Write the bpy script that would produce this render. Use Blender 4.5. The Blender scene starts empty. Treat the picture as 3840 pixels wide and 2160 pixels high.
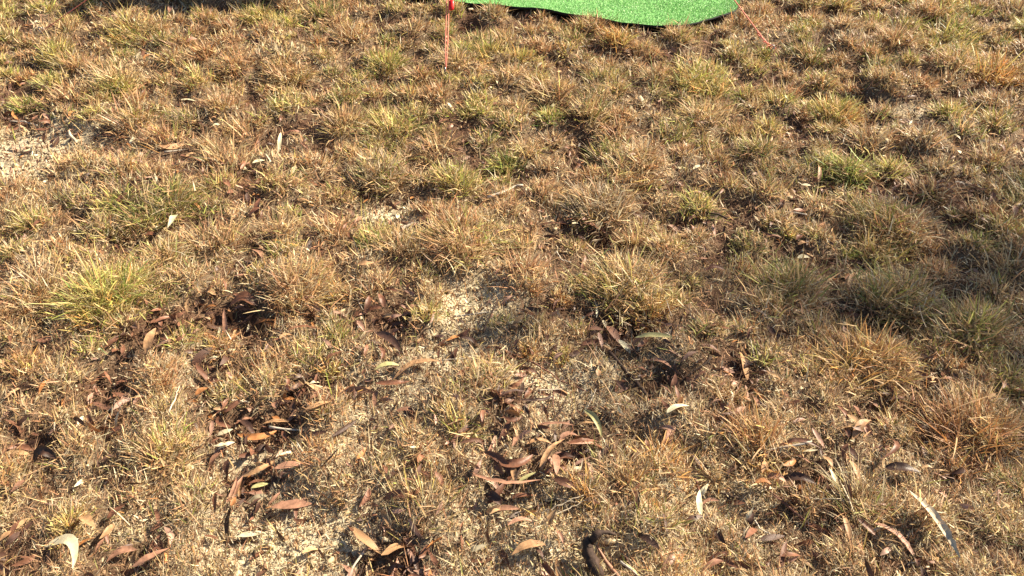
import bpy, math, random
import numpy as np
from mathutils import Vector, Matrix

random.seed(7)
rng = np.random.default_rng(11)
S = bpy.context.scene
COL = S.collection

# ------------------------------------------------------------------ camera, world, sun
CAM_H = 1.5
PITCH = math.radians(39.5)
FPX = 2770.0                                   # focal length in pixels of the 3840 wide photograph
cam_d = bpy.data.cameras.new('camera')
cam_d.sensor_width = 36.0
cam_d.lens = 36.0 * FPX / 3840.0
cam_d.clip_start = 0.02
cam_d.clip_end = 3000
cam = bpy.data.objects.new('camera', cam_d)
COL.objects.link(cam)
cam.location = (0, 0, CAM_H)
cam.rotation_euler = (math.pi / 2 - PITCH, 0, 0)
S.camera = cam

SUN_EL = math.radians(35)
SUN_AZ = math.atan2(0.86, 0.42)                # clockwise from +Y
sun_dir = Vector((math.sin(SUN_AZ) * math.cos(SUN_EL), math.cos(SUN_AZ) * math.cos(SUN_EL), math.sin(SUN_EL)))
world = bpy.data.worlds.new('World')
S.world = world
world.use_nodes = True
wn = world.node_tree
bg = wn.nodes['Background']
sky = wn.nodes.new('ShaderNodeTexSky')
sky.sky_type = 'NISHITA'
sky.sun_disc = False
sky.sun_elevation = SUN_EL
sky.sun_rotation = SUN_AZ
wn.links.new(sky.outputs[0], bg.inputs[0])
bg.inputs[1].default_value = 0.05
sd = bpy.data.lights.new('sun', 'SUN')
sd.energy = 5.0
sd.angle = math.radians(0.5)
sd.color = (1.0, 0.88, 0.68)
sun = bpy.data.objects.new('sun', sd)
COL.objects.link(sun)
sun.rotation_euler = (-sun_dir).to_track_quat('-Z', 'Y').to_euler()
sun.location = (20, 12, 20)
S.view_settings.view_transform = 'Standard'
S.view_settings.look = 'None'
S.view_settings.gamma = 1
S.view_settings.use_curve_mapping = False
S.view_settings.exposure = 1.5

# ------------------------------------------------------------------ helpers
CP, SP = math.cos(PITCH), math.sin(PITCH)


def ray(u, v):
    cx, cy = (u - 1920) / FPX, (1080 - v) / FPX
    return np.array([cx, CP + cy * SP, -SP + cy * CP])


def ground(u, v, z=0.0):
    d = ray(u, v)
    t = (z - CAM_H) / d[2]
    return float(d[0] * t), float(d[1] * t)


def _hash(i, j, seed):
    h = (i * 374761393 + j * 668265263 + seed * 2147483647) & 0xFFFFFFFF
    h = ((h ^ (h >> 13)) * 1274126177) & 0xFFFFFFFF
    return ((h ^ (h >> 16)) & 0xFFFFFF) / float(0xFFFFFF)


def vnoise(x, y, s, seed=0):
    x = np.asarray(x, dtype=np.float64) / s + 1000.0
    y = np.asarray(y, dtype=np.float64) / s + 1000.0
    i, j = np.floor(x).astype(np.int64), np.floor(y).astype(np.int64)
    fx, fy = x - i, y - j
    fx = fx * fx * (3 - 2 * fx)
    fy = fy * fy * (3 - 2 * fy)
    a, b = _hash(i, j, seed), _hash(i + 1, j, seed)
    c, d = _hash(i, j + 1, seed), _hash(i + 1, j + 1, seed)
    return (a * (1 - fx) + b * fx) * (1 - fy) + (c * (1 - fx) + d * fx) * fy


def gauss_sum(x, y, spots):
    out = np.zeros(np.shape(x))
    for gx, gy, rx, ry, a in spots:
        out = np.maximum(out, a * np.exp(-(((x - gx) / rx) ** 2 + ((y - gy) / ry) ** 2)))
    return out


def spots_of(lst):
    r = []
    for u, v, ru, rv, a in lst:
        x, y = ground(u, v)
        x1, _ = ground(u + ru, v)
        _, y0 = ground(u, v - rv)
        _, y1 = ground(u, v + rv)
        r.append((x, y, abs(x1 - x), abs(y0 - y1) / 2, a))
    return r


# bare sandy patches, and hollows filled with dark leaf litter (centre u v, half sizes, strength)
BARE = spots_of([(1750, 1750, 1250, 520, .33), (1120, 2040, 420, 210, 1.0), (1950, 1950, 330, 120, .9), (2100, 2120, 900, 110, .85), (1760, 1150, 190, 120, 1.0),
                 (100, 600, 330, 130, 1.0), (1450, 800, 150, 60, .8), (2050, 1450, 300, 150, .75), (1500, 1480, 260, 160, .55),
                 (1700, 1330, 260, 110, .7), (2600, 1900, 330, 150, .75), (1000, 1750, 260, 170, .6), (600, 1950, 260, 150, .45),
                 (2350, 1420, 160, 110, .6), (1900, 1000, 160, 60, .6), (3450, 430, 150, 30, .6), (620, 1370, 240, 120, .35),
                 (2900, 2000, 220, 120, .5), (1350, 1650, 200, 140, .5), (1750, 1680, 200, 100, .6), (2480, 1700, 180, 120, .5),
                 (320, 1830, 260, 150, .4), (1950, 380, 90, 25, .4), (1400, 1560, 150, 90, .5), (3450, 2080, 200, 80, .35)])
LITTER = spots_of([(90, 600, 240, 100, .5), (150, 370, 150, 60, 1.0), (950, 1610, 150, 90, 1.0), (2180, 570, 90, 60, 1.0), (2250, 900, 140, 70, 1.0),
                   (2760, 1470, 160, 90, .8), (1430, 1230, 90, 110, .8), (870, 1220, 140, 90, 1.0), (380, 1480, 110, 90, .9),
                   (420, 160, 120, 35, .9), (1760, 100, 60, 50, .9), (960, 540, 90, 40, .8), (650, 640, 70, 25, .7),
                   (2350, 1230, 170, 70, 1.0), (2480, 1460, 130, 80, .9), (3000, 490, 50, 60, .7), (3480, 480, 110, 40, .7),
                   (2100, 1740, 180, 90, .7), (930, 1800, 130, 110, .7), (1850, 640, 120, 30, .7), (2900, 1010, 160, 40, .8),
                   (3000, 1790, 190, 60, .8), (1350, 720, 110, 30, .6), (530, 2080, 170, 80, .6), (3430, 1540, 150, 70, .6),
                   (3220, 1230, 120, 50, .7), (2080, 400, 80, 25, .7), (2460, 240, 90, 40, .7), (3120, 560, 60, 35, .7),
                   (690, 760, 60, 40, .7), (1530, 480, 60, 30, .6), (2980, 200, 50, 25, .6), (300, 860, 90, 40, .6),
                   (160, 1710, 80, 60, .9), (640, 650, 60, 30, .6), (1000, 950, 90, 50, .5), (2700, 800, 70, 40, .6)])


def bare_f(x, y):
    return np.clip(gauss_sum(x, y, BARE) + 0.35 * (vnoise(x, y, .33, 5) - .62), 0, 1)


def litter_f(x, y):
    n = np.clip((vnoise(x, y, .27, 9) - .70) * 4, 0, .8)
    return np.clip(np.maximum(gauss_sum(x, y, LITTER), n), 0, 1)


# ------------------------------------------------------------------ named tussocks
TUSSOCKS = [
    # u v (base centre), radius px, blades, kind, upright, length factor, label
    (1755, 905, 185, 1100, 'pinkish', .0, 1.0, 'big rounded brown and straw tussock in the centre'),
    (1650, 868, 85, 420, 'yellowgreen', .45, 1.15, 'bright lime tuft on the left flank of the big central tussock'),
    (2330, 1080, 210, 1250, 'straw', .1, .85, 'wide ochre tussock right of the bare centre patch'),
    (620, 760, 210, 1050, 'olive', .0, 1.0, 'wide olive and straw tussock upper left'),
    (420, 770, 95, 300, 'green', .0, 1.3, 'green blades splayed left from the wide olive tussock'),
    (420, 1130, 270, 1400, 'yellowgreen', .1, .9, 'largest yellow green tussock at the left'),
    (180, 1080, 170, 700, 'straw', .0, 1.1, 'straw tussock against the left edge'),
    (1090, 1090, 180, 950, 'pinkish', .15, .95, 'pinkish straw tussock left of the bare centre patch'),
    (3130, 425, 105, 800, 'golden', .25, 1.0, 'golden green domed tussock in the upper right'),
    (2960, 1070, 150, 800, 'olive', .35, 1.0, 'tall olive tussock in the shaded right half'),
    (3330, 1120, 180, 900, 'olive', .2, .95, 'broad olive tussock right of the tall olive one'),
    (3640, 1240, 160, 800, 'olive', .3, 1.05, 'dark olive tussock near the right edge'),
    (3330, 850, 190, 1100, 'pinkish', .1, .8, 'broad pinkish tussock above the shaded grass'),
    (1275, 1260, 85, 260, 'yellowgreen', .7, 1.3, 'upright lime tuft left of the bare centre patch'),
    (1245, 1400, 75, 220, 'golden', .7, 1.1, 'ochre tuft directly below the upright lime tuft'),
    (1730, 1590, 95, 200, 'golden', .75, 1.5, 'golden yellow tuft of tall stems in the lower centre'),
    (1670, 1790, 85, 170, 'rust', .75, 1.2, 'rusty orange tuft below the golden yellow tuft'),
    (1990, 1310, 80, 200, 'orange', .7, 1.2, 'pale orange tuft behind the thin red twig'),
    (2110, 1335, 60, 150, 'golden', .6, 1.1, 'small mustard tuft right of the thin red twig'),
    (2110, 1130, 65, 170, 'orange', .6, 1.2, 'orange brown tuft fanning left of the ochre tussock'),
    (2000, 1080, 50, 140, 'orange', .4, 1.1, 'small burnt orange tuft at the edge of the bare patch'),
    (2210, 1860, 110, 110, 'orange', .6, 1.5, 'sparse orange tuft with long pale stems right of the central heap'),
    (2370, 1830, 110, 170, 'orange', .8, 1.3, 'upright orange stems behind the sparse orange tuft'),
    (2850, 1700, 170, 380, 'orange', .4, 1.0, 'orange tussock above the rolled pink leaf'),
    (2230, 790, 190, 950, 'grey', .1, .9, 'grey brown mound above the centre litter hollow'),
    (1430, 245, 120, 800, 'yellowgreen', .1, 1.0, 'pale yellow green tussock right of the centre rope'),
    (500, 125, 150, 1000, 'yellowgreen', .0, .9, 'wide greenish tussock under the left rope'),
    (430, 330, 150, 800, 'yellowgreen', .1, 1.0, 'yellow tussock in the upper left'),
    (1060, 250, 150, 800, 'straw', .1, .9, 'straw tussock left of the centre rope'),
    (2620, 310, 140, 800, 'yellowgreen', .0, .9, 'pale tussock below the right end of the mat'),
    (3730, 290, 90, 600, 'orange', .3, 1.1, 'orange straw tussock at the upper right edge'),
    (3560, 110, 100, 650, 'yellowgreen', .2, 1.0, 'yellow tussock beside the crooked grey twig'),
    (2960, 880, 55, 160, 'yellowgreen', .4, 1.2, 'small fresh green tuft behind the peach leaf'),
    (3190, 960, 55, 200, 'green', .4, 1.1, 'small bright green tuft right of the peach leaf'),
    (1700, 690, 130, 750, 'yellowgreen', .3, 1.0, 'greenish tuft left of the grey stick'),
    (640, 960, 120, 600, 'straw', .2, 1.0, 'pale straw tuft left of the middle'),
    (2380, 640, 160, 1000, 'straw', .1, .8, 'broad straw tussock right of the upper centre hollow'),
    (3650, 1600, 210, 700, 'rust', .2, 1.0, 'rust brown tussock at the lower right edge'),
    (3250, 1350, 210, 650, 'orange', .2, .9, 'orange brown tussock below the shaded grass'),
    (3230, 1900, 170, 200, 'straw', .2, 1.4, 'long loose straws fanning up at the lower right'),
    (600, 1700, 170, 520, 'straw', .3, .9, 'straw tussock left of the dark leaf pile'),
    (250, 1980, 110, 200, 'golden', .7, 1.2, 'tall yellow stems behind the cream crescent leaf'),
    (3800, 860, 120, 600, 'straw', .1, 1.0, 'pale tussock cut by the right edge'),
    (2440, 1180, 120, 420, 'orange', .4, 1.0, 'orange straw tuft right of the sharp pointed pink leaf'),
    (3760, 1420, 110, 380, 'yellowgreen', .2, 1.0, 'yellow tuft by the right edge under the shadow'),
    (120, 840, 130, 650, 'olive', .1, 1.0, 'olive tussock at the left edge'),
    (1420, 660, 130, 750, 'olive', .1, 1.0, 'dark olive tuft left of the upper centre'),
    (3120, 640, 120, 750, 'green', .1, .9, 'greenish tussock below the golden domed one'),
]


def place_tussocks():
    """ordinary tussocks: x, y, radius"""
    cand = 14000
    cy = .35 + 7.2 * rng.uniform(0, 1, cand) ** 1.15
    cx = rng.uniform(-1, 1, cand) * (.78 * cy + 1.1)
    bare = bare_f(cx, cy)
    lit = gauss_sum(cx, cy, LITTER)
    keep = (rng.uniform(0, 1, cand) > bare * 2.0) & (rng.uniform(0, 1, cand) > lit * 1.4)
    out, grid = [], {}
    for x, y in zip(cx[keep], cy[keep]):
        rr = rng.uniform(.045, .085) * (.85 + .12 * min(y, 4.5))
        key = (int(math.floor(x / .2)), int(math.floor(y / .2)))
        if any((q[0] - x) ** 2 + (q[1] - y) ** 2 < (.80 * (q[2] + rr)) ** 2 for a in (-1, 0, 1) for b in (-1, 0, 1) for q in grid.get((key[0] + a, key[1] + b), ())):
            continue
        grid.setdefault(key, []).append((x, y, rr))
        out.append((x, y, rr))
    return out


PLACED = place_tussocks()
GX0, GX1, GY0, GY1, GS = -7.5, 7.5, 0.0, 8.5, .02


def mound_map(lst):
    nx, ny = int((GX1 - GX0) / GS) + 1, int((GY1 - GY0) / GS) + 1
    m = np.zeros((ny, nx))
    for x, y, r in lst:
        k = int(r * 1.9 / GS) + 2
        i, j = int((x - GX0) / GS), int((y - GY0) / GS)
        i0, i1, j0, j1 = max(0, i - k), min(nx, i + k + 1), max(0, j - k), min(ny, j + k + 1)
        if i1 <= i0 or j1 <= j0: continue
        ax = GX0 + np.arange(i0, i1) * GS
        ay = GY0 + np.arange(j0, j1) * GS
        d2 = (ax[None] - x) ** 2 + (ay[:, None] - y) ** 2
        m[j0:j1, i0:i1] = np.maximum(m[j0:j1, i0:i1], np.exp(-(d2 / (r * r)) ** 1.3) * min(1.5, r / .08))
    return m


TUS_C = []
for _t in TUSSOCKS:
    _x, _y = ground(_t[0], _t[1])
    TUS_C.append((_x, _y, abs(ground(_t[0] + _t[2], _t[1])[0] - _x)))
MOUND = mound_map(PLACED + [(x, y, r * .8) for x, y, r in TUS_C])


def mound(x, y):
    fx = np.clip((np.asarray(x, float) - GX0) / GS, 0, MOUND.shape[1] - 1.001)
    fy = np.clip((np.asarray(y, float) - GY0) / GS, 0, MOUND.shape[0] - 1.001)
    i, j = fx.astype(int), fy.astype(int)
    a, b = fx - i, fy - j
    return (MOUND[j, i] * (1 - a) + MOUND[j, i + 1] * a) * (1 - b) + (MOUND[j + 1, i] * (1 - a) + MOUND[j + 1, i + 1] * a) * b


def gap_f(x, y):
    """1 in the leaf filled gaps between tussocks, 0 on tussocks and on bare sand"""
    return np.clip(1 - 1.5 * mound(x, y), 0, 1) * (1 - gauss_sum(x, y, BARE))


def height(x, y):
    h = .075 * (vnoise(x, y, .62, 1) - .5) + .045 * (vnoise(x, y, .25, 2) - .5) + .018 * (vnoise(x, y, .085, 3) - .5)
    b = gauss_sum(x, y, BARE)
    l = gauss_sum(x, y, LITTER)
    h = h * (1 - .6 * b) - .010 * b - .030 * l + .036 * mound(x, y)
    far = np.clip((np.hypot(x, y) - 9) / 8, 0, 1)
    return h * (1 - far) + far * .25 * (vnoise(x, y, 6.0, 4) - .5)


def hz(x, y):
    return float(height(np.array([x]), np.array([y]))[0])


def gpt(u, v, up=0.0):
    z = 0.0
    for _ in range(4):
        x, y = ground(u, v, z + up)
        z = hz(x, y)
    return np.array([x, y, z + up])


def tag(o, label=None, cat=None, group=None, kind=None):
    if label: o['label'] = label
    if cat: o['category'] = cat
    if group: o['group'] = group
    if kind: o['kind'] = kind
    return o


def link(name, mesh, mat=None, parent=None):
    o = bpy.data.objects.new(name, mesh)
    COL.objects.link(o)
    if mat is not None and len(mesh.materials) == 0:
        mesh.materials.append(mat)
    if parent is not None:
        o.parent = parent
    return o


def empty(name, loc=(0, 0, 0)):
    o = bpy.data.objects.new(name, None)
    COL.objects.link(o)
    o.location = loc
    o.empty_display_size = .05
    return o


def np_mesh(name, verts, loops, starts, totals, cols=None, smooth=True):
    me = bpy.data.meshes.new(name)
    me.vertices.add(len(verts))
    me.vertices.foreach_set('co', np.ascontiguousarray(verts, dtype=np.float32).ravel())
    me.loops.add(len(loops))
    me.loops.foreach_set('vertex_index', np.ascontiguousarray(loops, dtype=np.int32))
    me.polygons.add(len(starts))
    me.polygons.foreach_set('loop_start', np.ascontiguousarray(starts, dtype=np.int32))
    me.polygons.foreach_set('loop_total', np.ascontiguousarray(totals, dtype=np.int32))
    if smooth:
        me.polygons.foreach_set('use_smooth', np.ones(len(starts), dtype=bool))
    me.update(calc_edges=True)
    if cols is not None:
        ca = me.color_attributes.new('tint', 'FLOAT_COLOR', 'POINT')
        c4 = np.ones((len(verts), 4), dtype=np.float32)
        c4[:, :3] = cols
        ca.data.foreach_set('color', c4.ravel())
    return me


class Blades:
    """collects ribbons (grass blades, straws) and turns them into one mesh"""
    def __init__(self, seg=2):
        self.seg = seg
        self.v, self.c, self.n = [], [], 0

    def add(self, base, az, tilt, length, width, curl, col, twist=None, floor=None):
        """tilt: start angle from vertical; curl: extra tilt reached at the tip"""
        n = len(base)
        if n == 0: return
        seg = self.seg
        if twist is None:
            twist = rng.uniform(0, math.pi, n)
        dirh = np.stack([np.cos(az), np.sin(az)], 1)
        side = np.stack([np.cos(az + twist), np.sin(az + twist), np.zeros(n)], 1)
        p = base.copy()
        rows = []
        for k in range(seg):
            w = (width * (1 - .35 * k / seg))[:, None] * .5
            rows.append(p - side * w)
            rows.append(p + side * w)
            t = np.clip(tilt + curl * ((k + .5) / seg), 0, 2.2)
            step = (length / seg)[:, None]
            p = p + step * np.concatenate([dirh * np.sin(t)[:, None], np.cos(t)[:, None]], 1)
            if floor is not None:
                p[:, 2] = np.maximum(p[:, 2], floor)
        rows.append(p)
        v = np.stack(rows, 1)                        # n, 2seg+1, 3
        self.v.append(v.reshape(-1, 3))
        self.c.append(np.repeat(col, 2 * seg + 1, axis=0))
        self.n += n

    def mesh(self, name):
        seg = self.seg
        m = 2 * seg + 1
        idx = []
        tot = []
        for k in range(seg - 1):
            idx += [2 * k, 2 * k + 1, 2 * k + 3, 2 * k + 2]
            tot.append(4)
        idx += [2 * seg - 2, 2 * seg - 1, 2 * seg]
        tot.append(3)
        idx = np.array(idx)
        L = (idx[None, :] + (np.arange(self.n) * m)[:, None]).ravel()
        totals = np.tile(np.array(tot), self.n)
        starts = np.concatenate([[0], np.cumsum(totals)[:-1]])
        return np_mesh(name, np.concatenate(self.v), L, starts, totals, np.concatenate(self.c))


# ------------------------------------------------------------------ materials
def new_mat(name):
    m = bpy.data.materials.new(name)
    m.use_nodes = True
    nt = m.node_tree
    nt.nodes.clear()
    out = nt.nodes.new('ShaderNodeOutputMaterial')
    return m, nt, out


def blade_material(name, trans=.35, rough=.55, spec=.25, noise=None):
    m, nt, out = new_mat(name)
    at = nt.nodes.new('ShaderNodeAttribute')
    at.attribute_name = 'tint'
    col = at.outputs['Color']
    if noise:
        tc = nt.nodes.new('ShaderNodeTexCoord')
        nz = nt.nodes.new('ShaderNodeTexNoise')
        nz.inputs['Scale'].default_value = noise
        nz.inputs['Detail'].default_value = 4
        nt.links.new(tc.outputs['Object'], nz.inputs['Vector'])
        mr = nt.nodes.new('ShaderNodeMapRange')
        mr.inputs[1].default_value = .3
        mr.inputs[2].default_value = .7
        mr.inputs[3].default_value = .6
        mr.inputs[4].default_value = 1.3
        nt.links.new(nz.outputs[0], mr.inputs[0])
        mx = nt.nodes.new('ShaderNodeVectorMath')
        mx.operation = 'SCALE'
        nt.links.new(col, mx.inputs[0])
        nt.links.new(mr.outputs[0], mx.inputs['Scale'])
        col = mx.outputs[0]
    p = nt.nodes.new('ShaderNodeBsdfPrincipled')
    p.inputs['Roughness'].default_value = rough
    p.inputs['Specular IOR Level'].default_value = spec
    nt.links.new(col, p.inputs['Base Color'])
    tr = nt.nodes.new('ShaderNodeBsdfTranslucent')
    nt.links.new(col, tr.inputs['Color'])
    mix = nt.nodes.new('ShaderNodeMixShader')
    mix.inputs[0].default_value = trans
    nt.links.new(p.outputs[0], mix.inputs[1])
    nt.links.new(tr.outputs[0], mix.inputs[2])
    nt.links.new(mix.outputs[0], out.inputs[0])
    return m


def solid(name, rgb, rough=.7, scale=60, var=.25, bump=0.0, metal=0.0, spec=.3, rand=0.0, trans=0.0, stretch=(1, 1, 1)):
    """base colour broken up by object space noise, with some per-object variation"""
    m, nt, out = new_mat(name)
    N = nt.nodes
    tc = N.new('ShaderNodeTexCoord')
    mp = N.new('ShaderNodeMapping')
    mp.inputs['Scale'].default_value = stretch
    nt.links.new(tc.outputs['Object'], mp.inputs[0])
    nz = N.new('ShaderNodeTexNoise')
    nz.inputs['Scale'].default_value = scale
    nz.inputs['Detail'].default_value = 6
    nz.inputs['Roughness'].default_value = .65
    nt.links.new(mp.outputs[0], nz.inputs['Vector'])
    cr = N.new('ShaderNodeValToRGB')
    cr.color_ramp.elements[0].position = .3
    cr.color_ramp.elements[1].position = .7
    cr.color_ramp.elements[0].color = (*[c * (1 - var) for c in rgb], 1)
    cr.color_ramp.elements[1].color = (*[min(1, c * (1 + var)) for c in rgb], 1)
    nt.links.new(nz.outputs[0], cr.inputs[0])
    col = cr.outputs[0]
    if rand:
        oi = N.new('ShaderNodeObjectInfo')
        mr = N.new('ShaderNodeMapRange')
        mr.inputs[3].default_value = 1 - rand
        mr.inputs[4].default_value = 1 + rand
        nt.links.new(oi.outputs['Random'], mr.inputs[0])
        hs = N.new('ShaderNodeHueSaturation')
        nt.links.new(col, hs.inputs['Color'])
        nt.links.new(mr.outputs[0], hs.inputs['Value'])
        col = hs.outputs[0]
    p = N.new('ShaderNodeBsdfPrincipled')
    p.inputs['Roughness'].default_value = rough
    p.inputs['Metallic'].default_value = metal
    p.inputs['Specular IOR Level'].default_value = spec
    nt.links.new(col, p.inputs['Base Color'])
    if bump:
        b = N.new('ShaderNodeBump')
        b.inputs['Strength'].default_value = bump
        b.inputs['Distance'].default_value = .003
        nt.links.new(nz.outputs[0], b.inputs['Height'])
        nt.links.new(b.outputs[0], p.inputs['Normal'])
    sh = p.outputs[0]
    if trans:
        tr = N.new('ShaderNodeBsdfTranslucent')
        nt.links.new(col, tr.inputs['Color'])
        mix = N.new('ShaderNodeMixShader')
        mix.inputs[0].default_value = trans
        nt.links.new(sh, mix.inputs[1])
        nt.links.new(tr.outputs[0], mix.inputs[2])
        sh = mix.outputs[0]
    nt.links.new(sh, out.inputs[0])
    return m


M_GRASS = blade_material('grass_blade', .27, .5, .3)
M_THATCH = blade_material('dead_straw', .15, .7, .2)
M_LITTERMIX = blade_material('leaf_fragments', .12, .5, .35, noise=70)
M_LEAF = {
    'brown': solid('leaf_brown', (.15, .063, .034), .5, 80, .5, .3, spec=.4, rand=.25, trans=.10),
    'dark': solid('leaf_dark', (.07, .034, .022), .5, 80, .5, .3, spec=.4, rand=.3, trans=.06),
    'pink': solid('leaf_pink', (.33, .17, .105), .55, 80, .42, .2, spec=.4, rand=.15, trans=.10),
    'tan': solid('leaf_tan', (.42, .24, .12), .55, 80, .42, .2, spec=.35, rand=.15, trans=.15),
    'orange': solid('leaf_orange', (.38, .165, .06), .55, 80, .45, .2, spec=.35, rand=.15, trans=.2),
    'cream': solid('leaf_cream', (.74, .65, .42), .6, 70, .25, .2, spec=.3, rand=.06, trans=.15),
    'olive': solid('leaf_olive', (.42, .38, .17), .5, 50, .2, .2, spec=.35, rand=.1, trans=.15),
}
M_BARK_DARK = solid('bark_dark', (.055, .032, .022), .8, 90, .5, .8, rand=.2, stretch=(1, 1, .15))
M_BARK_RED = solid('bark_red', (.16, .075, .05), .7, 90, .4, .6, rand=.2)
M_BARK_GREY = solid('bark_grey', (.50, .43, .34), .8, 90, .35, .7, rand=.15)
M_BARK_PALE = solid('bark_pale', (.54, .44, .31), .8, 60, .3, .4, rand=.05)
M_ROPE = solid('red_cord', (.88, .26, .18), .6, 500, .25, .4)
M_RED = solid('red_plastic', (.62, .012, .012), .35, 20, .05, 0, spec=.5)
M_STEEL = solid('peg_steel', (.35, .35, .36), .4, 60, .15, .1, metal=1)
M_TURFBASE = solid('turf_weave', (.17, .40, .12), .8, 200, .3, .3)
M_BACK = solid('mat_backing', (.012, .014, .012), .8, 100, .3, .3)
M_CANVAS = solid('tent_canvas', (.55, .50, .40), .8, 8, .06, .1, trans=.15)
M_TRUNK = solid('gum_bark', (.45, .40, .33), .8, 3, .3, .6, stretch=(3, 3, .5))
M_GUMLEAF = solid('gum_foliage', (.09, .12, .045), .5, 2, .3, 0, trans=.25)


def ground_material():
    m, nt, out = new_mat('sandy_soil')
    N, Lk = nt.nodes, nt.links
    geo = N.new('ShaderNodeNewGeometry')
    at = N.new('ShaderNodeAttribute')
    at.attribute_name = 'tint'                       # r: bare sand, g: leaf litter
    sep = N.new('ShaderNodeSeparateColor')
    Lk.new(at.outputs['Color'], sep.inputs[0])

    def noise(s, d=6, r=.6):
        n = N.new('ShaderNodeTexNoise')
        n.inputs['Scale'].default_value = s
        n.inputs['Detail'].default_value = d
        n.inputs['Roughness'].default_value = r
        Lk.new(geo.outputs['Position'], n.inputs['Vector'])
        return n

    def ramp(fac, *st):
        r = N.new('ShaderNodeValToRGB')
        e = r.color_ramp.elements
        e[0].position, e[0].color = st[0][0], (*st[0][1], 1)
        e[1].position, e[1].color = st[-1][0], (*st[-1][1], 1)
        for p, c in st[1:-1]:
            q = e.new(p)
            q.color = (*c, 1)
        Lk.new(fac, r.inputs[0])
        return r.outputs[0]

    def mix(f, a, b):
        x = N.new('ShaderNodeMix')
        x.data_type = 'RGBA'
        Lk.new(f, x.inputs[0])
        Lk.new(a, x.inputs[6])
        Lk.new(b, x.inputs[7])
        return x.outputs[2]
    fine = noise(170, 8, .7)
    med = noise(24, 6, .65)
    sand = ramp(fine.outputs[0], (.30, (.24, .18, .115)), (.46, (.58, .48, .32)), (.68, (.78, .68, .48)))
    soil = ramp(fine.outputs[0], (.3, (.05, .034, .022)), (.5, (.15, .10, .062)), (.72, (.34, .25, .155)))
    lit = ramp(fine.outputs[0], (.3, (.035, .02, .014)), (.55, (.11, .058, .036)), (.75, (.24, .135, .08)))
    # break the edges of the patches up
    def rough_edge(sock, lo, hi):
        a = N.new('ShaderNodeMath')
        a.operation = 'ADD'
        b = N.new('ShaderNodeMath')
        b.operation = 'MULTIPLY_ADD'
        Lk.new(med.outputs[0], b.inputs[0])
        b.inputs[1].default_value = 1.2
        b.inputs[2].default_value = -.6
        Lk.new(sock, a.inputs[0])
        Lk.new(b.outputs[0], a.inputs[1])
        r = N.new('ShaderNodeMapRange')
        r.inputs[1].default_value = lo
        r.inputs[2].default_value = hi
        Lk.new(a.outputs[0], r.inputs[0])
        return r.outputs[0]
    c = mix(rough_edge(sep.outputs[0], .15, .65), soil, sand)
    c = mix(rough_edge(sep.outputs[1], .35, .75), c, lit)
    p = N.new('ShaderNodeBsdfPrincipled')
    p.inputs['Roughness'].default_value = .9
    p.inputs['Specular IOR Level'].default_value = .15
    Lk.new(c, p.inputs['Base Color'])
    b1 = N.new('ShaderNodeBump')
    b1.inputs['Strength'].default_value = .9
    b1.inputs['Distance'].default_value = .012
    Lk.new(med.outputs[0], b1.inputs['Height'])
    b2 = N.new('ShaderNodeBump')
    b2.inputs['Strength'].default_value = 1.0
    b2.inputs['Distance'].default_value = .005
    Lk.new(fine.outputs[0], b2.inputs['Height'])
    Lk.new(b1.outputs[0], b2.inputs['Normal'])
    Lk.new(b2.outputs[0], p.inputs['Normal'])
    Lk.new(p.outputs[0], out.inputs[0])
    return m


M_SOIL = ground_material()


# ------------------------------------------------------------------ ground sheet
def axis(lo, hi, step, far, grow=1.22):
    a = list(np.arange(lo, hi + 1e-6, step))
    s = step
    while a[-1] < far:
        s *= grow
        a.append(a[-1] + s)
    s = step
    while a[0] > -far:
        s *= grow
        a.insert(0, a[0] - s)
    return np.array(a)


def build_ground():
    X = axis(-4.2, 4.2, .025, 1500)
    Y = axis(.2, 6.2, .025, 1500)
    gx, gy = np.meshgrid(X, Y)
    gz = height(gx, gy)
    v = np.stack([gx, gy, gz], -1).reshape(-1, 3)
    nx, ny = len(X), len(Y)
    i, j = np.meshgrid(np.arange(nx - 1), np.arange(ny - 1))
    a = (j * nx + i).ravel()
    L = np.stack([a, a + 1, a + nx + 1, a + nx], 1).ravel()
    starts = np.arange(len(a)) * 4
    cols = np.zeros((len(v), 3))
    cols[:, 0] = bare_f(v[:, 0], v[:, 1])
    cols[:, 1] = np.maximum(litter_f(v[:, 0], v[:, 1]), .85 * gap_f(v[:, 0], v[:, 1]))
    me = np_mesh('ground', v, L, starts, np.full(len(a), 4), cols)
    tag(link('ground', me, M_SOIL), kind='structure')


build_ground()

# ------------------------------------------------------------------ colours of the grass
PAL = {
    'straw': [(.58, .41, .21), (.66, .50, .27), (.48, .32, .155), (.60, .40, .21)],
    'cream': [(.64, .53, .34), (.56, .46, .29), (.70, .60, .42)],
    'pinkish': [(.50, .28, .155), (.40, .215, .12), (.58, .36, .205)],
    'rust': [(.42, .20, .085), (.52, .27, .11), (.36, .18, .09)],
    'orange': [(.62, .34, .11), (.56, .29, .09), (.66, .43, .18)],
    'yellow': [(.62, .50, .16), (.56, .46, .17), (.66, .54, .24)],
    'lime': [(.42, .44, .11), (.36, .40, .09), (.50, .50, .17)],
    'olive': [(.24, .25, .08), (.30, .29, .10), (.20, .22, .075)],
    'green': [(.16, .27, .06), (.20, .31, .07)],
    'grey': [(.38, .30, .21), (.50, .42, .30), (.27, .20, .14)],
    'brown': [(.22, .125, .07), (.28, .17, .10), (.16, .09, .055)],
}
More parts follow.
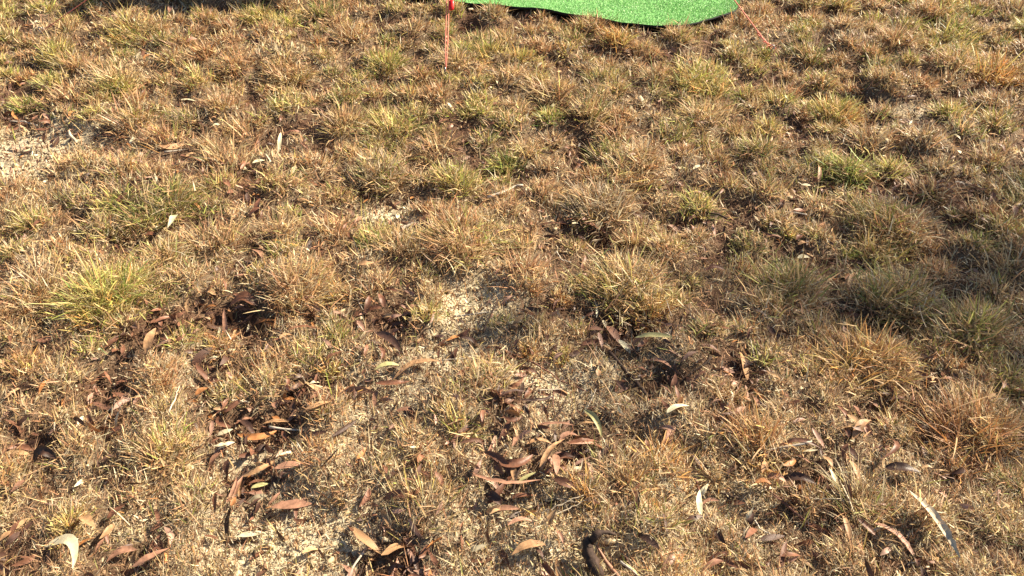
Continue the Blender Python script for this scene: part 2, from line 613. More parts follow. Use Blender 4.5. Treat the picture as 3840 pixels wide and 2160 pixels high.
KINDS = {   # mixtures of blade colours
    'straw': [('straw', .52), ('cream', .18), ('pinkish', .16), ('yellow', .07), ('olive', .07)],
    'yellowgreen': [('yellow', .3), ('lime', .25), ('straw', .28), ('olive', .12), ('cream', .05)],
    'green': [('lime', .4), ('green', .12), ('olive', .2), ('yellow', .2), ('straw', .08)],
    'olive': [('olive', .38), ('straw', .27), ('lime', .13), ('grey', .12), ('pinkish', .10)],
    'pinkish': [('pinkish', .42), ('straw', .33), ('rust', .08), ('cream', .12), ('grey', .05)],
    'orange': [('orange', .45), ('rust', .22), ('straw', .20), ('yellow', .13)],
    'rust': [('rust', .4), ('pinkish', .25), ('straw', .2), ('orange', .15)],
    'grey': [('grey', .45), ('straw', .25), ('cream', .15), ('pinkish', .15)],
    'golden': [('yellow', .5), ('orange', .3), ('lime', .1), ('straw', .1)],
}


def colours(kind, n):
    names = [k for k, _ in KINDS[kind]]
    w = np.array([p for _, p in KINDS[kind]])
    pick = rng.choice(len(names), n, p=w / w.sum())
    out = np.zeros((n, 3))
    for i, nm in enumerate(names):
        m = pick == i
        P = np.array(PAL[nm])
        out[m] = P[rng.integers(0, len(P), m.sum())]
    return np.clip(out * rng.uniform(.52, 1.34, (n, 1)) * rng.uniform(.95, 1.05, (n, 3)) * np.array([1.01, .99, .94]), 0, .9)


def tuft_clump(B, cx, cy, R, n, kind, wid=.0016, lean=(0, .18), upright=0.0, lfac=1.0, zoff=0.0):
    r = R * .62 * np.sqrt(rng.uniform(0, 1, n)) * rng.uniform(.6, 1, n)
    a = rng.uniform(0, 2 * math.pi, n)
    bx, by = cx + r * np.cos(a), cy + r * np.sin(a)
    bz = height(bx, by) - .004 + zoff
    tilt = (.20 + .95 * (r / (R * .62))) * (1 - .55 * upright) + rng.normal(0, .18, n)
    d = np.stack([np.cos(a), np.sin(a)], 1) * np.sin(np.clip(tilt, 0, 1.5))[:, None] + rng.normal(0, .22, (n, 2))
    d += np.array(lean)
    az = np.arctan2(d[:, 1], d[:, 0])
    tilt = np.clip(np.hypot(d[:, 0], d[:, 1]), .03, 1.35)
    L = R * lfac * rng.uniform(.36, 1.0, n) * (1 - .25 * (r / R))
    curl = rng.uniform(-.1, 1.3, n) * (1 - .4 * upright)
    w = rng.uniform(.6, 1.8, n) * wid
    m = rng.uniform(0, 1, n) < .30                # dead blades lying tangled through the clump
    k = m.sum()
    az[m] = rng.uniform(0, 2 * math.pi, k)
    tilt[m] = rng.uniform(1.0, 1.5, k)
    L[m] *= rng.uniform(.4, .8, k)
    bz[m] += rng.uniform(.1, .5, k) * R * .7
    bx[m] += rng.normal(0, R * .3, k)
    by[m] += rng.normal(0, R * .3, k)
    curl[m] = rng.uniform(-.6, .7, k)
    B.add(np.stack([bx, by, bz], 1), az, tilt, L, w, curl, colours(kind, n))


RELATED = {'straw': ['pinkish', 'yellowgreen', 'grey'], 'yellowgreen': ['straw', 'green', 'golden'], 'green': ['yellowgreen', 'olive'], 'olive': ['straw', 'yellowgreen', 'grey'],
           'pinkish': ['straw', 'rust', 'yellowgreen'], 'orange': ['rust', 'golden', 'straw'], 'rust': ['pinkish', 'orange'], 'grey': ['straw', 'pinkish'], 'golden': ['yellowgreen', 'orange']}


def tuft_blades(B, cx, cy, R, n, kind, wid=.0016, lean=(0, .18), upright=0.0, lfac=1.0):
    k = 1 if R < .05 else int(rng.integers(3, 6)) if R < .11 else int(rng.integers(7, 11))
    for i in range(k):
        rr = 0 if i == 0 else R * .42 * math.sqrt(rng.uniform(.15, 1))
        a = rng.uniform(0, 6.283)
        kd = kind if rng.uniform() < .62 else RELATED[kind][rng.integers(0, len(RELATED[kind]))]
        ln = (lean[0] + rng.normal(0, .22) + .35 * rr / R * math.cos(a), lean[1] + rng.normal(0, .18) + .35 * rr / R * math.sin(a))
        Rk = R * (rng.uniform(.5, .85) if k > 1 else 1)
        tuft_clump(B, cx + rr * math.cos(a), cy + rr * math.sin(a), Rk, max(6, int(n * rng.uniform(.6, 1.4) / k)), kd, wid, ln, upright, lfac * rng.uniform(.8, 1.35))


# ------------------------------------------------------------------ hero list: leaves (used to keep grass off them too)
# u0 v0 u1 v1: the two ends in the photograph; width in px; bow: sideways bend; curl; arch; kind; label
LEAVES = [
    (160, 2042, 285, 2150, 42, .34, .15, .12, 'cream', 'pale cream crescent leaf with fine dark cracks at the bottom left'),
    (312, 1925, 385, 2022, 40, -.10, .45, .15, 'tan', 'pointed tan leaf standing up left of its smaller twin'),
    (425, 1962, 378, 2030, 26, .08, .5, .10, 'tan', 'smaller tan leaf touching the pointed tan one'),
    (362, 2075, 392, 2020, 22, .0, .3, .05, 'pink', 'short pinkish leaf below the pair of tan leaves'),
    (395, 2105, 520, 2072, 34, .15, .5, .08, 'pink', 'pinkish brown split leaf right of the cream crescent'),
    (640, 2045, 500, 2140, 36, .1, .5, .1, 'pink', 'long pinkish leaf slanting up from the bottom edge'),
    (848, 1880, 892, 1795, 20, -.1, .6, .05, 'pink', 'narrow pinkish leaf, leftmost of two slanting side by side'),
    (872, 1872, 918, 1798, 20, .05, .6, .05, 'pink', 'narrow pinkish leaf beside its leftmost twin'),
    (895, 1862, 912, 1808, 18, .0, .4, .05, 'tan', 'short tan leaf tucked against the slanting pair'),
    (912, 1798, 1030, 1720, 34, -.22, .7, .12, 'tan', 'upcurved tan leaf above the slanting pair'),
    (1040, 1775, 1135, 1728, 30, .03, .4, .05, 'pink', 'flat mauve brown leaf right of the upcurved tan leaf'),
    (945, 1838, 1010, 1812, 22, .0, .5, .05, 'olive', 'pale split leaf under the upcurved tan leaf'),
    (1055, 1800, 1078, 1770, 30, .2, 1.2, .1, 'dark', 'dark curled leaf below the mauve brown leaf'),
    (1018, 1908, 1170, 1888, 58, .0, .15, .03, 'pink', 'broad torn pink leaf lying flat on the bare sand'),
    (870, 1900, 885, 1870, 22, .0, .5, .1, 'orange', 'tiny golden orange leaf under the slanting pair'),
    (820, 1560, 870, 1610, 30, -.2, .9, .15, 'brown', 'curled brown leaf at the left end of the dark leaf pile'),
    (890, 1630, 1040, 1618, 34, -.2, .8, .1, 'orange', 'orange brown leaf at the bottom of the dark leaf pile'),
    (990, 1600, 1085, 1575, 28, -.05, .4, .1, 'tan', 'straight tan leaf on top of the dark leaf pile'),
    (1032, 1512, 1048, 1565, 28, .0, .5, .1, 'pink', 'pointed pinkish leaf upright behind the dark leaf pile'),
    (1078, 1650, 1085, 1600, 22, .2, .8, .1, 'brown', 'small brown leaf at the right end of the dark leaf pile'),
    (905, 1580, 955, 1640, 34, .0, .9, .1, 'dark', 'darkest leaf in the middle of the leaf pile'),
    (735, 1488, 785, 1452, 28, .0, .4, .1, 'orange', 'bright orange leaf above the left grass clump'),
    (95, 1800, 40, 1845, 30, .1, .6, .05, 'pink', 'pinkish leaf at the left edge near the bottom'),
    (0, 2035, 42, 1990, 30, .0, .4, .05, 'tan', 'tan leaf cut off by the left edge'),
    (130, 1740, 215, 1725, 60, .35, 1.3, .3, 'dark', 'large dark rolled leaf in a hollow at the left'),
    (405, 1950, 470, 1895, 34, .0, .6, .05, 'brown', 'brown leaf lying behind the tan pair'),
    (1765, 1762, 2030, 1812, 24, -.20, .7, .02, 'pink', 'very long narrow leaf curved like a smile'),
    (1850, 1722, 1998, 1715, 38, -.22, .8, .15, 'brown', 'arched tan brown leaf above the smile shaped one'),
    (1928, 1640, 1918, 1710, 24, .15, .6, .1, 'pink', 'pinkish leaf rising from the arched leaf'),
    (1925, 1735, 1930, 1812, 24, .0, .4, .05, 'tan', 'tan leaf hanging down between arched and smile leaf'),
    (1975, 1662, 2068, 1672, 24, .12, .6, .1, 'tan', 'small tan leaf at the top of the central heap'),
    (2025, 1760, 2118, 1660, 30, .05, .8, .12, 'tan', 'tan strip slanting up through the central heap'),
    (2100, 1662, 2168, 1640, 36, .2, .9, .15, 'pink', 'pale rolled leaf at the upper right of the central heap'),
    (2130, 1672, 2245, 1650, 30, -.1, .7, .1, 'brown', 'brown leaf pointing right out of the central heap'),
    (2080, 1715, 2085, 1805, 32, .0, .25, .1, 'pink', 'pointed pink and cream leaf standing in the central heap'),
    (2075, 1800, 2160, 1830, 36, .0, .5, .05, 'brown', 'red brown leaf at the foot of the pointed pink one'),
    (1940, 1815, 2010, 1775, 20, .0, .5, .05, 'olive', 'grey olive leaf crossing the smile shaped one'),
    (1818, 1850, 1880, 1905, 42, .1, .9, .1, 'dark', 'black brown leaf on bare sand under the smile leaf'),
    (1850, 1920, 1952, 1912, 26, .05, .7, .05, 'pink', 'pinkish leaf next to the black brown leaf'),
    (1905, 1985, 2002, 1950, 20, .15, .6, .08, 'pink', 'thin pink leaf lying alone on the sand'),
    (1920, 2095, 2045, 2035, 40, .1, .25, .1, 'tan', 'broad tan leaf near the bottom edge centre'),
    (2088, 1990, 2110, 2045, 18, .1, .6, .05, 'pink', 'slim pink leaf left of the black stump of bark'),
    (2188, 1545, 2258, 1640, 26, .1, .7, .15, 'olive', 'yellow tipped leaf bending down above the central heap'),
    (1885, 1570, 1955, 1560, 22, -.3, .7, .15, 'brown', 'small arched brown leaf right of the golden tussock'),
    (1985, 1585, 2150, 1625, 16, .08, .6, .05, 'pink', 'thin pale brown leaf running right from the golden tussock'),
    (1845, 1505, 1985, 1482, 24, .1, 1.0, .1, 'dark', 'dark strip of bark like leaf above the golden tussock'),
    (1940, 1500, 2080, 1488, 16, -.1, .9, .05, 'dark', 'thin black leaf end to end with the dark strip'),
    (1470, 1425, 1650, 1362, 36, .1, .6, .12, 'tan', 'large tan orange leaf in the middle left'),
    (1410, 1450, 1540, 1420, 26, -.1, .8, .05, 'brown', 'dark red leaf under the large tan orange leaf'),
    (1408, 1402, 1495, 1362, 22, .1, .35, .12, 'olive', 'pale green leaf above the large tan orange leaf'),
    (1410, 1262, 1512, 1325, 34, .1, .5, .08, 'dark', 'flat dark brown leaf above the pale green leaf'),
    (1418, 1300, 1430, 1352, 18, .2, .5, .05, 'brown', 'small curved leaf left of the flat dark brown leaf'),
    (1372, 1190, 1388, 1120, 24, .0, .5, .15, 'brown', 'brown leaf leaning up, left of a pair'),
    (1445, 1170, 1418, 1105, 26, .0, .6, .15, 'brown', 'brown leaf leaning up, right of a pair'),
    (1370, 1178, 1440, 1182, 22, .1, .7, .05, 'brown', 'brown leaf across the feet of the leaning pair'),
    (765, 1240, 905, 1255, 28, -.35, .6, .1, 'orange', 'orange brown leaf bent like a smile at the left'),
    (852, 1262, 858, 1210, 20, .0, .3, .1, 'pink', 'small upright pink leaf behind the smile bent leaf'),
    (868, 1165, 960, 1130, 70, .1, 1.1, .25, 'brown', 'big rounded brown leaf curled like a cup'),
    (545, 1330, 602, 1262, 34, .05, .4, .1, 'tan', 'bright tan leaf propped in the left grass'),
    (1050, 1275, 1095, 1258, 22, .2, .4, .1, 'tan', 'small yellowish leaf left of the lime tussock'),
    (1080, 1238, 1195, 1238, 18, .1, .7, .05, 'brown', 'thin brown leaf behind the small yellowish leaf'),
    (660, 812, 638, 882, 30, .1, .4, .15, 'cream', 'pale twisted leaf standing in the grass upper left'),
    (540, 882, 585, 880, 24, .1, .7, .1, 'brown', 'red leaf left of the pale twisted leaf'),
    (625, 805, 640, 780, 22, .1, .5, .1, 'pink', 'small pink leaf behind the pale twisted leaf'),
    (840, 830, 900, 822, 24, .0, .5, .1, 'tan', 'tan leaf lying left of the upright brown one'),
    (930, 815, 985, 805, 26, .0, .5, .1, 'brown', 'brown leaf at the foot of the upright one'),
    (965, 825, 985, 772, 26, .0, .4, .15, 'brown', 'upright brown leaf in the upper left middle'),
    (1338, 990, 1405, 985, 22, -.1, .4, .1, 'tan', 'tan leaf lying left of the bright tussock'),
    (1920, 1002, 1955, 998, 26, .0, .6, .05, 'brown', 'reddish leaf on the bare strip right of the bright tussock'),
    (2270, 1232, 2325, 1282, 34, .0, .3, .12, 'pink', 'sharp pointed pale pink leaf in the centre right'),
    (2318, 1285, 2365, 1320, 26, .0, .4, .05, 'cream', 'small cream leaf below the sharp pointed one'),
    (2380, 1282, 2525, 1258, 22, .05, .5, .05, 'olive', 'long pale green leaf lying right of the sharp pointed one'),
    (2245, 1415, 2240, 1385, 26, .0, .3, .1, 'tan', 'single small orange leaf on pale stubble'),
    (2500, 1552, 2585, 1522, 28, .1, .25, .1, 'cream', 'cream leaf with rounded tip in dark litter'),
    (2628, 1942, 2618, 1862, 26, .1, .2, .08, 'cream', 'white leaf standing on end near the bottom right'),
    (2615, 1880, 2652, 1835, 20, .0, .3, .12, 'cream', 'small white leaf behind the one standing on end'),
    (2625, 1912, 2690, 1900, 18, .2, .5, .05, 'pink', 'thin pink leaf behind the white leaf on end'),
    (2855, 1785, 2880, 1722, 30, .1, .7, .15, 'tan', 'tan leaf folded at the left of the rolled red leaves'),
    (2875, 1790, 2945, 1812, 58, .0, 1.2, .2, 'pink', 'fat rolled pink leaf like a ball end'),
    (2930, 1800, 3060, 1822, 42, .1, 1.0, .1, 'dark', 'dark red leaf trailing right from the rolled pink one'),
    (2830, 1815, 2890, 1822, 34, .1, 1.0, .1, 'orange', 'orange curled leaf left of the rolled pink one'),
    (3078, 1722, 3112, 1772, 28, .0, .5, .12, 'tan', 'yellow tan leaf standing in the lower right stems'),
    (3105, 1770, 3140, 1815, 20, .0, .4, .05, 'cream', 'small yellow leaf below the yellow tan one'),
    (3182, 1735, 3222, 1800, 26, .0, .4, .12, 'tan', 'pinkish tan leaf right of the yellow tan one'),
    (2925, 1660, 3075, 1705, 20, .15, .5, .1, 'brown', 'long narrow reddish leaf above the rolled leaves'),
    (3322, 1655, 3290, 1745, 22, .2, .5, .15, 'brown', 'curved reddish leaf upright in the right grass'),
    (3200, 1645, 3260, 1588, 34, .1, .6, .15, 'tan', 'hooded tan leaf in the right grass'),
    (3155, 1945, 3200, 2045, 22, .0, .4, .1, 'tan', 'narrow orange tan leaf slanting at the lower right'),
    (3270, 1965, 3440, 2100, 34, .1, .6, .08, 'pink', 'long mauve leaf slanting to the bottom right'),
    (3210, 1950, 3290, 2010, 26, .0, .6, .05, 'brown', 'brown leaf at the head of the long mauve leaf'),
    (3315, 1755, 3450, 1775, 44, .0, .8, .08, 'dark', 'broad dark leaf in shade at the right'),
    (2990, 925, 3035, 915, 40, .0, .5, .15, 'tan', 'bright peach leaf in the right middle litter'),
    (2990, 968, 3035, 972, 20, .1, .4, .05, 'cream', 'cream leaf just below the bright peach leaf'),
    (2985, 905, 3010, 882, 24, .0, .6, .1, 'brown', 'reddish leaf behind the bright peach leaf'),
    (3200, 1030, 3180, 1090, 22, .0, .7, .1, 'tan', 'yellow brown leaf in the shaded right grass'),
    (2720, 202, 2742, 180, 26, .0, .2, .05, 'cream', 'pale leaf left of the right hand rope peg'),
    (462, 168, 502, 158, 18, .0, .2, .05, 'cream', 'cream leaf below the left hand rope'),
    (950, 622, 992, 598, 16, .0, .2, .08, 'cream', 'white leaf lying in grass left of centre'),
    (1045, 570, 1062, 532, 16, .0, .3, .12, 'cream', 'yellowish white leaf leaning behind the white leaf'),
    (275, 308, 350, 292, 16, .0, .3, .05, 'cream', 'flat pale leaf at the upper left'),
    (585, 440, 592, 418, 18, .0, .3, .1, 'cream', 'tiny pale leaf in the upper left grass'),
    (800, 472, 825, 462, 16, .0, .3, .05, 'cream', 'tiny pale leaf right of the other tiny pale one'),
    (675, 375, 735, 370, 14, .0, .3, .05, 'cream', 'slim pale leaf at the upper left middle'),
    (2145, 845, 2172, 832, 24, .0, .3, .05, 'cream', 'pale chip of leaf left of the centre litter hollow'),
    (2175, 832, 2250, 880, 24, .1, .6, .08, 'pink', 'pink leaf crossing the centre litter hollow'),
    (2235, 880, 2252, 845, 22, .0, .3, .12, 'cream', 'cream leaf standing in the centre litter hollow'),
    (2290, 930, 2325, 905, 22, .0, .6, .08, 'brown', 'red brown leaf right of the centre litter hollow'),
    (2030, 830, 2120, 860, 16, .0, .6, .05, 'brown', 'thin brown leaf left of the pale chip'),
    (3575, 500, 3600, 530, 12, .0, .3, .1, 'cream', 'tiny white leaf at the far right'),
    (3600, 580, 3590, 562, 16, .0, .3, .1, 'cream', 'small white leaf low in the right grass'),
    (2598, 640, 2625, 620, 18, .0, .3, .05, 'cream', 'small oval pale leaf in the middle right grass'),
    (3005, 690, 3040, 700, 14, .0, .3, .05, 'cream', 'slim white leaf right of the oval pale leaf'),
    (3068, 690, 3062, 640, 18, .0, .5, .1, 'tan', 'pale orange leaf standing by the slim white leaf'),
    (3370, 510, 3420, 505, 20, .0, .4, .05, 'cream', 'yellowish leaf beside the right dark hollow'),
    (635, 50, 650, 30, 22, .0, .6, .15, 'pink', 'pink rounded leaf at the top left'),
    (2640, 1020, 2720, 1012, 26, .1, .9, .08, 'brown', 'dark arched leaf in the right middle litter'),
    (2790, 1110, 2850, 1120, 36, .0, .7, .05, 'brown', 'maroon leaf in the shade right of centre'),
    (2960, 1700, 2900, 1700, 0, 0, 0, 0, '', ''),
]
LEAVES = [l for l in LEAVES if l[4] > 0]

hero_pts = [(*ground(1671, 262), .05), (*ground(1671, 225), .05), (*ground(2893, 178), .06), (*ground(2870, 140), .06), (1.0 * ground(2840, 95)[0], ground(2840, 95)[1], .05), (*ground(160, 104), .06), (*ground(195, 85), .06), (*ground(235, 60), .05)]
for l in LEAVES:
    a, b = gpt(l[0], l[1]), gpt(l[2], l[3])
    hero_pts.append(((a[0] + b[0]) / 2, (a[1] + b[1]) / 2, max(.018, np.hypot(*(a - b)[:2]) * .5)))

STICKS = [
    # points in the photograph, radius in m at the two ends, height of the ends, material, label
    ([(1860, 1298), (1925, 1330), (2010, 1362), (2100, 1425), (2200, 1466)], .0035, .0012, .012, M_BARK_RED, 'thin straight dark red twig across the pale stubble'),
    ([(2285, 1318), (2330, 1370), (2385, 1430), (2430, 1492)], .0055, .004, .015, M_BARK_DARK, 'thick dark stick slanting down right of the thin red twig'),
    ([(1828, 742), (1880, 722), (1925, 702), (1962, 694)], .007, .005, .018, M_BARK_GREY, 'weathered grey stick just behind the bright central tussock'),
    ([(1500, 858), (1540, 842), (1572, 836)], .007, .003, .012, M_BARK_GREY, 'short pale wood splinter left of the bright central tussock'),
    ([(1332, 822), (1420, 838), (1500, 862)], .0016, .001, .012, M_BARK_DARK, 'fine dark twig left of the pale wood splinter'),
    ([(35, 450), (90, 456), (140, 470)], .004, .003, .012, M_BARK_GREY, 'pale stick on the edge of the left bare patch'),
    ([(150, 462), (200, 466)], .003, .002, .012, M_BARK_RED, 'short brown stick right of the pale stick at the left bare patch'),
    ([(3500, 118), (3560, 122), (3610, 140), (3680, 152)], .0035, .0018, .02, M_BARK_GREY, 'crooked grey twig in the upper right grass'),
    ([(3728, 112), (3790, 150)], .0025, .0015, .02, M_BARK_DARK, 'thin dark twig right of the crooked grey twig'),
    ([(2650, 1832), (2700, 1845), (2772, 1868)], .0035, .003, .012, M_BARK_DARK, 'dark twig right of the white leaf on end'),
    ([(2608, 1798), (2625, 1848)], .003, .002, .02, M_BARK_RED, 'short red twig above the white leaf on end'),
    ([(2440, 1488), (2500, 1476), (2560, 1490)], .003, .002, .012, M_BARK_DARK, 'dark bent twig at the foot of the thick dark stick'),
    ([(1660, 1352), (1740, 1345), (1810, 1330)], .0016, .001, .012, M_BARK_GREY, 'slender grey twig right of the large tan orange leaf'),
    ([(2030, 570), (2080, 575)], .0025, .0015, .015, M_BARK_DARK, 'dark twig piece left of the upper centre hollow'),
    ([(2085, 945), (2110, 975), (2140, 985)], .0022, .0015, .02, M_BARK_GREY, 'small bowed twig right of the reddish leaf strip'),
    ([(2600, 640), (2680, 560)], .001, .001, .02, M_BARK_GREY, 'hair thin stalk in the right middle grass'),
    ([(2020, 1925), (2200, 1850)], .0022, .0012, .01, M_BARK_PALE, 'pale straight stalk slanting over sand under the orange tuft'),
    ([(2075, 1935), (2205, 1870)], .0018, .001, .012, M_BARK_PALE, 'second pale stalk below the straight slanting one'),
    ([(2090, 1870), (2180, 1885)], .0018, .0012, .014, M_BARK_PALE, 'short pale stalk across the head of the slanting stalks'),
    ([(630, 1545), (660, 1490), (668, 1440)], .002, .0012, .03, M_BARK_GREY, 'thin grey stalk rising left of the orange leaf'),
    ([(870, 1500), (935, 1508)], .003, .002, .015, M_BARK_PALE, 'short cream stick above the dark leaf pile'),
    ([(3035, 1870), (3160, 1870)], .001, .001, .02, M_BARK_PALE, 'hair thin pale straw under the yellow leaf at the right'),
    ([(2830, 1950), (2850, 1985), (2900, 2010)], .002, .0015, .015, M_BARK_GREY, 'grey curved twig in the lower right stubble'),
    ([(3300, 420), (3390, 470), (3520, 500)], .006, .004, .006, M_BARK_DARK, 'dark half buried root in the right hollow'),
]

tus_pts = []
for t in TUSSOCKS:
    c = gpt(t[0], t[1])
    e = gpt(t[0] + t[2], t[1])
    tus_pts.append((c, abs(e[0] - c[0])))


def far_from(x, y, pts, k=1.0):
    ok = np.ones(len(x), bool)
    for hx, hy, r in pts:
        ok &= (x - hx) ** 2 + (y - hy) ** 2 > (r * k) ** 2
    return ok


def lean_field(x, y):
    # stalks lie over away from the viewer in the foreground
    w = np.clip(1.15 - y / 3.2, .12, .8)
    return w


for (c, R), t in zip(tus_pts, TUSSOCKS):
    B = Blades(4)
    wl = float(lean_field(0, c[1]))
    tuft_blades(B, c[0], c[1], R, int(t[3] * 1.0), t[4], wid=.0014 + .0007 * c[1], lean=(rng.normal(0, .08), wl * .45), upright=t[5], lfac=t[6])
    me = B.mesh('tussock_mesh')
    me.transform(Matrix.Translation(-Vector(c)))
    o = link('grass_tussock', me, M_GRASS)
    o.location = c
    tag(o, t[7], 'grass tussock')

# ------------------------------------------------------------------ ordinary grass
def on_mat_region(x, y):
    return (y > MAT_FRONT(x)) & (x > MAT_X0) & (x < MAT_X1) & (y < 5.5)


MAT_EDGE_PX = [(1545, 8), (1600, 14), (1660, 19), (1720, 27), (1800, 34), (1900, 41), (1990, 48), (2060, 55), (2130, 66), (2190, 79), (2260, 91), (2330, 101),
               (2400, 108), (2470, 112), (2530, 112), (2580, 104), (2630, 90), (2680, 74), (2720, 61), (2748, 47), (2764, 32), (2772, 14), (2775, -8)]
mat_edge = [ground(u, v, .045) for u, v in MAT_EDGE_PX]
MAT_X0 = mat_edge[0][0]
MAT_X1 = mat_edge[-1][0]
_mx = np.array([p[0] for p in mat_edge])
_my = np.array([p[1] for p in mat_edge])
_o = np.argsort(_mx)


def MAT_FRONT(x):
    return np.interp(x, _mx[_o], _my[_o])


def grass_cover():
    B = Blades(2)
    P = np.array(PLACED)
    keep = far_from(P[:, 0], P[:, 1], hero_pts, 1.5) & ~on_mat_region(P[:, 0], P[:, 1])
    P = P[keep]
    cx, cy = P[:, 0], P[:, 1]
    K = vnoise(cx, cy, .55, 21)
    K2 = vnoise(cx, cy, .8, 22)
    for i in range(len(cx)):
        x, y = cx[i], cy[i]
        # warm rust and orange towards the lower right, yellow green to the left and far off
        w = {'straw': 1.0, 'pinkish': (.8 + .8 * K2[i]) * min(1, y / 1.5), 'yellowgreen': max(.05, (1.1 * K[i] + (.25 if x < 0 else -.05) + .10 * (y - 2)) * min(1, (y / 1.7) ** 2)),
             'olive': (.35 + .3 * K[i]) * min(1, y / 1.6), 'grey': .35 + .6 * max(0, min(1, (1.7 - y) / .7)), 'orange': max(.03, .45 * (1 - y / 2.3)) * (1.6 if x > 0 else .9), 'rust': max(.05, .22 * (1.2 - y / 2.5)) * (1.5 if x > 0 else .6),
             'green': .06 * min(1, y / 1.6)}
        ks = list(w)
        p = np.array([w[k] for k in ks]) ** 1.4
        kind = ks[rng.choice(len(ks), p=p / p.sum())]
        far = y
        R = P[i, 2] * rng.uniform(1.25, 1.75)
        n = int(rng.uniform(180, 350) * (R / .11) ** 1.3)
        if y < 1.3: n = int(n * .75)
        lw = float(lean_field(x, y))
        tuft_blades(B, x, y, R, n, kind, wid=.0013 + .0008 * y, lean=(rng.normal(0, .15), lw * rng.uniform(.3, .8)), upright=rng.uniform(0, .5), lfac=rng.uniform(.75, 1.15))
    for _ in range(46):
        x = rng.uniform(MAT_X0, MAT_X1)
        tuft_clump(B, x, float(MAT_FRONT(x)) - rng.uniform(.03, .10), .06, 22, ('straw', 'pinkish', 'yellowgreen')[rng.integers(0, 3)], .004, (0, .1), .4, rng.uniform(.7, 1.1))
    # loose single blades in between
    n = 60000
    y = .35 + 6.8 * rng.uniform(0, 1, n) ** 1.25
    x = rng.uniform(-1, 1, n) * (.78 * y + .9)
    k = (rng.uniform(0, 1, n) > .75 * bare_f(x, y)) & (rng.uniform(0, 1, n) > .85 * litter_f(x, y)) & (rng.uniform(0, 1, n) > .93 * gap_f(x, y)) & far_from(x, y, hero_pts, 1.15) & ~on_mat_region(x, y)
    x, y = x[k], y[k]
    n = len(x)
    az = rng.normal(math.pi / 2, 1.25, n)
    w = rng.uniform(0, 1, n)
    cols = np.where((w < .55)[:, None], colours('straw', n), np.where((w < .9)[:, None], colours('pinkish', n), colours('yellowgreen', n)))
    B.add(np.stack([x, y, height(x, y) - .002], 1), az, rng.uniform(.3, 1.3, n), rng.uniform(.03, .085, n), (.0014 + .0008 * y) * rng.uniform(.8, 1.3, n),
          rng.uniform(-.2, .6, n), cols)
    print('grass blades', B.n)
    tag(link('dry_grass', B.mesh('dry_grass'), M_GRASS), 'dense dry straw coloured grass covering the sandy ground', 'grass', kind='stuff')


grass_cover()


def stubble():
    """matted dead straw: short flattened bits in every direction"""
    B = Blades(3)
    n = 370000
    y = np.exp(rng.uniform(math.log(.45), math.log(7.2), n))
    x = rng.uniform(-1, 1, n) * (.76 * y + .55)
    b = bare_f(x, y)
    lt = litter_f(x, y)
    gp = gap_f(x, y)
    k = (rng.uniform(0, 1, n) > .35 * lt) & (rng.uniform(0, 1, n) > .45 * gp) & (rng.uniform(0, 1, n) > .62 * b ** 2) & ~on_mat_region(x, y)
    x, y, b, lt, gp = x[k], y[k], b[k], lt[k], gp[k]
    n = len(x)
    az = np.where(rng.uniform(0, 1, n) < .55, rng.normal(math.pi / 2, .7, n), rng.uniform(0, 2 * math.pi, n))
    tilt = np.clip(rng.normal(1.15 - .35 * b, .35, n), .2, 1.6)
    L = rng.uniform(.010, .034, n) * (.85 + .22 * y) * (1 - .35 * b)
    wd = (.0005 + .0011 * y) * rng.uniform(.7, 1.6, n) * (1 + .5 * b)
    w = rng.uniform(0, 1, n)
    cols = np.where((w < .40)[:, None], colours('grey', n), np.where((w < .72)[:, None], colours('straw', n), colours('pinkish', n)))
    cr = np.array(PAL['cream'])[rng.integers(0, 3, n)] * rng.uniform(.75, 1.15, (n, 1))
    m = rng.uniform(0, 1, n) < (.16 + .35 * b)
    cols[m] = cr[m]
    br = np.array(PAL['brown'])[rng.integers(0, 3, n)] * rng.uniform(.7, 1.3, (n, 1))
    m = rng.uniform(0, 1, n) < np.minimum(.92, .10 + .6 * lt + .6 * gp)
    cols[m] = br[m]
    z = height(x, y) + rng.uniform(-.001, .010, n)
    B.add(np.stack([x, y, z], 1), az, tilt, L, wd, rng.uniform(-1.2, 1.8, n), cols)
    tag(link('straw_stubble', B.mesh('straw_stubble'), M_THATCH), 'matted pale dead straw and stubble lying on the sand', 'straw', kind='stuff')


stubble()


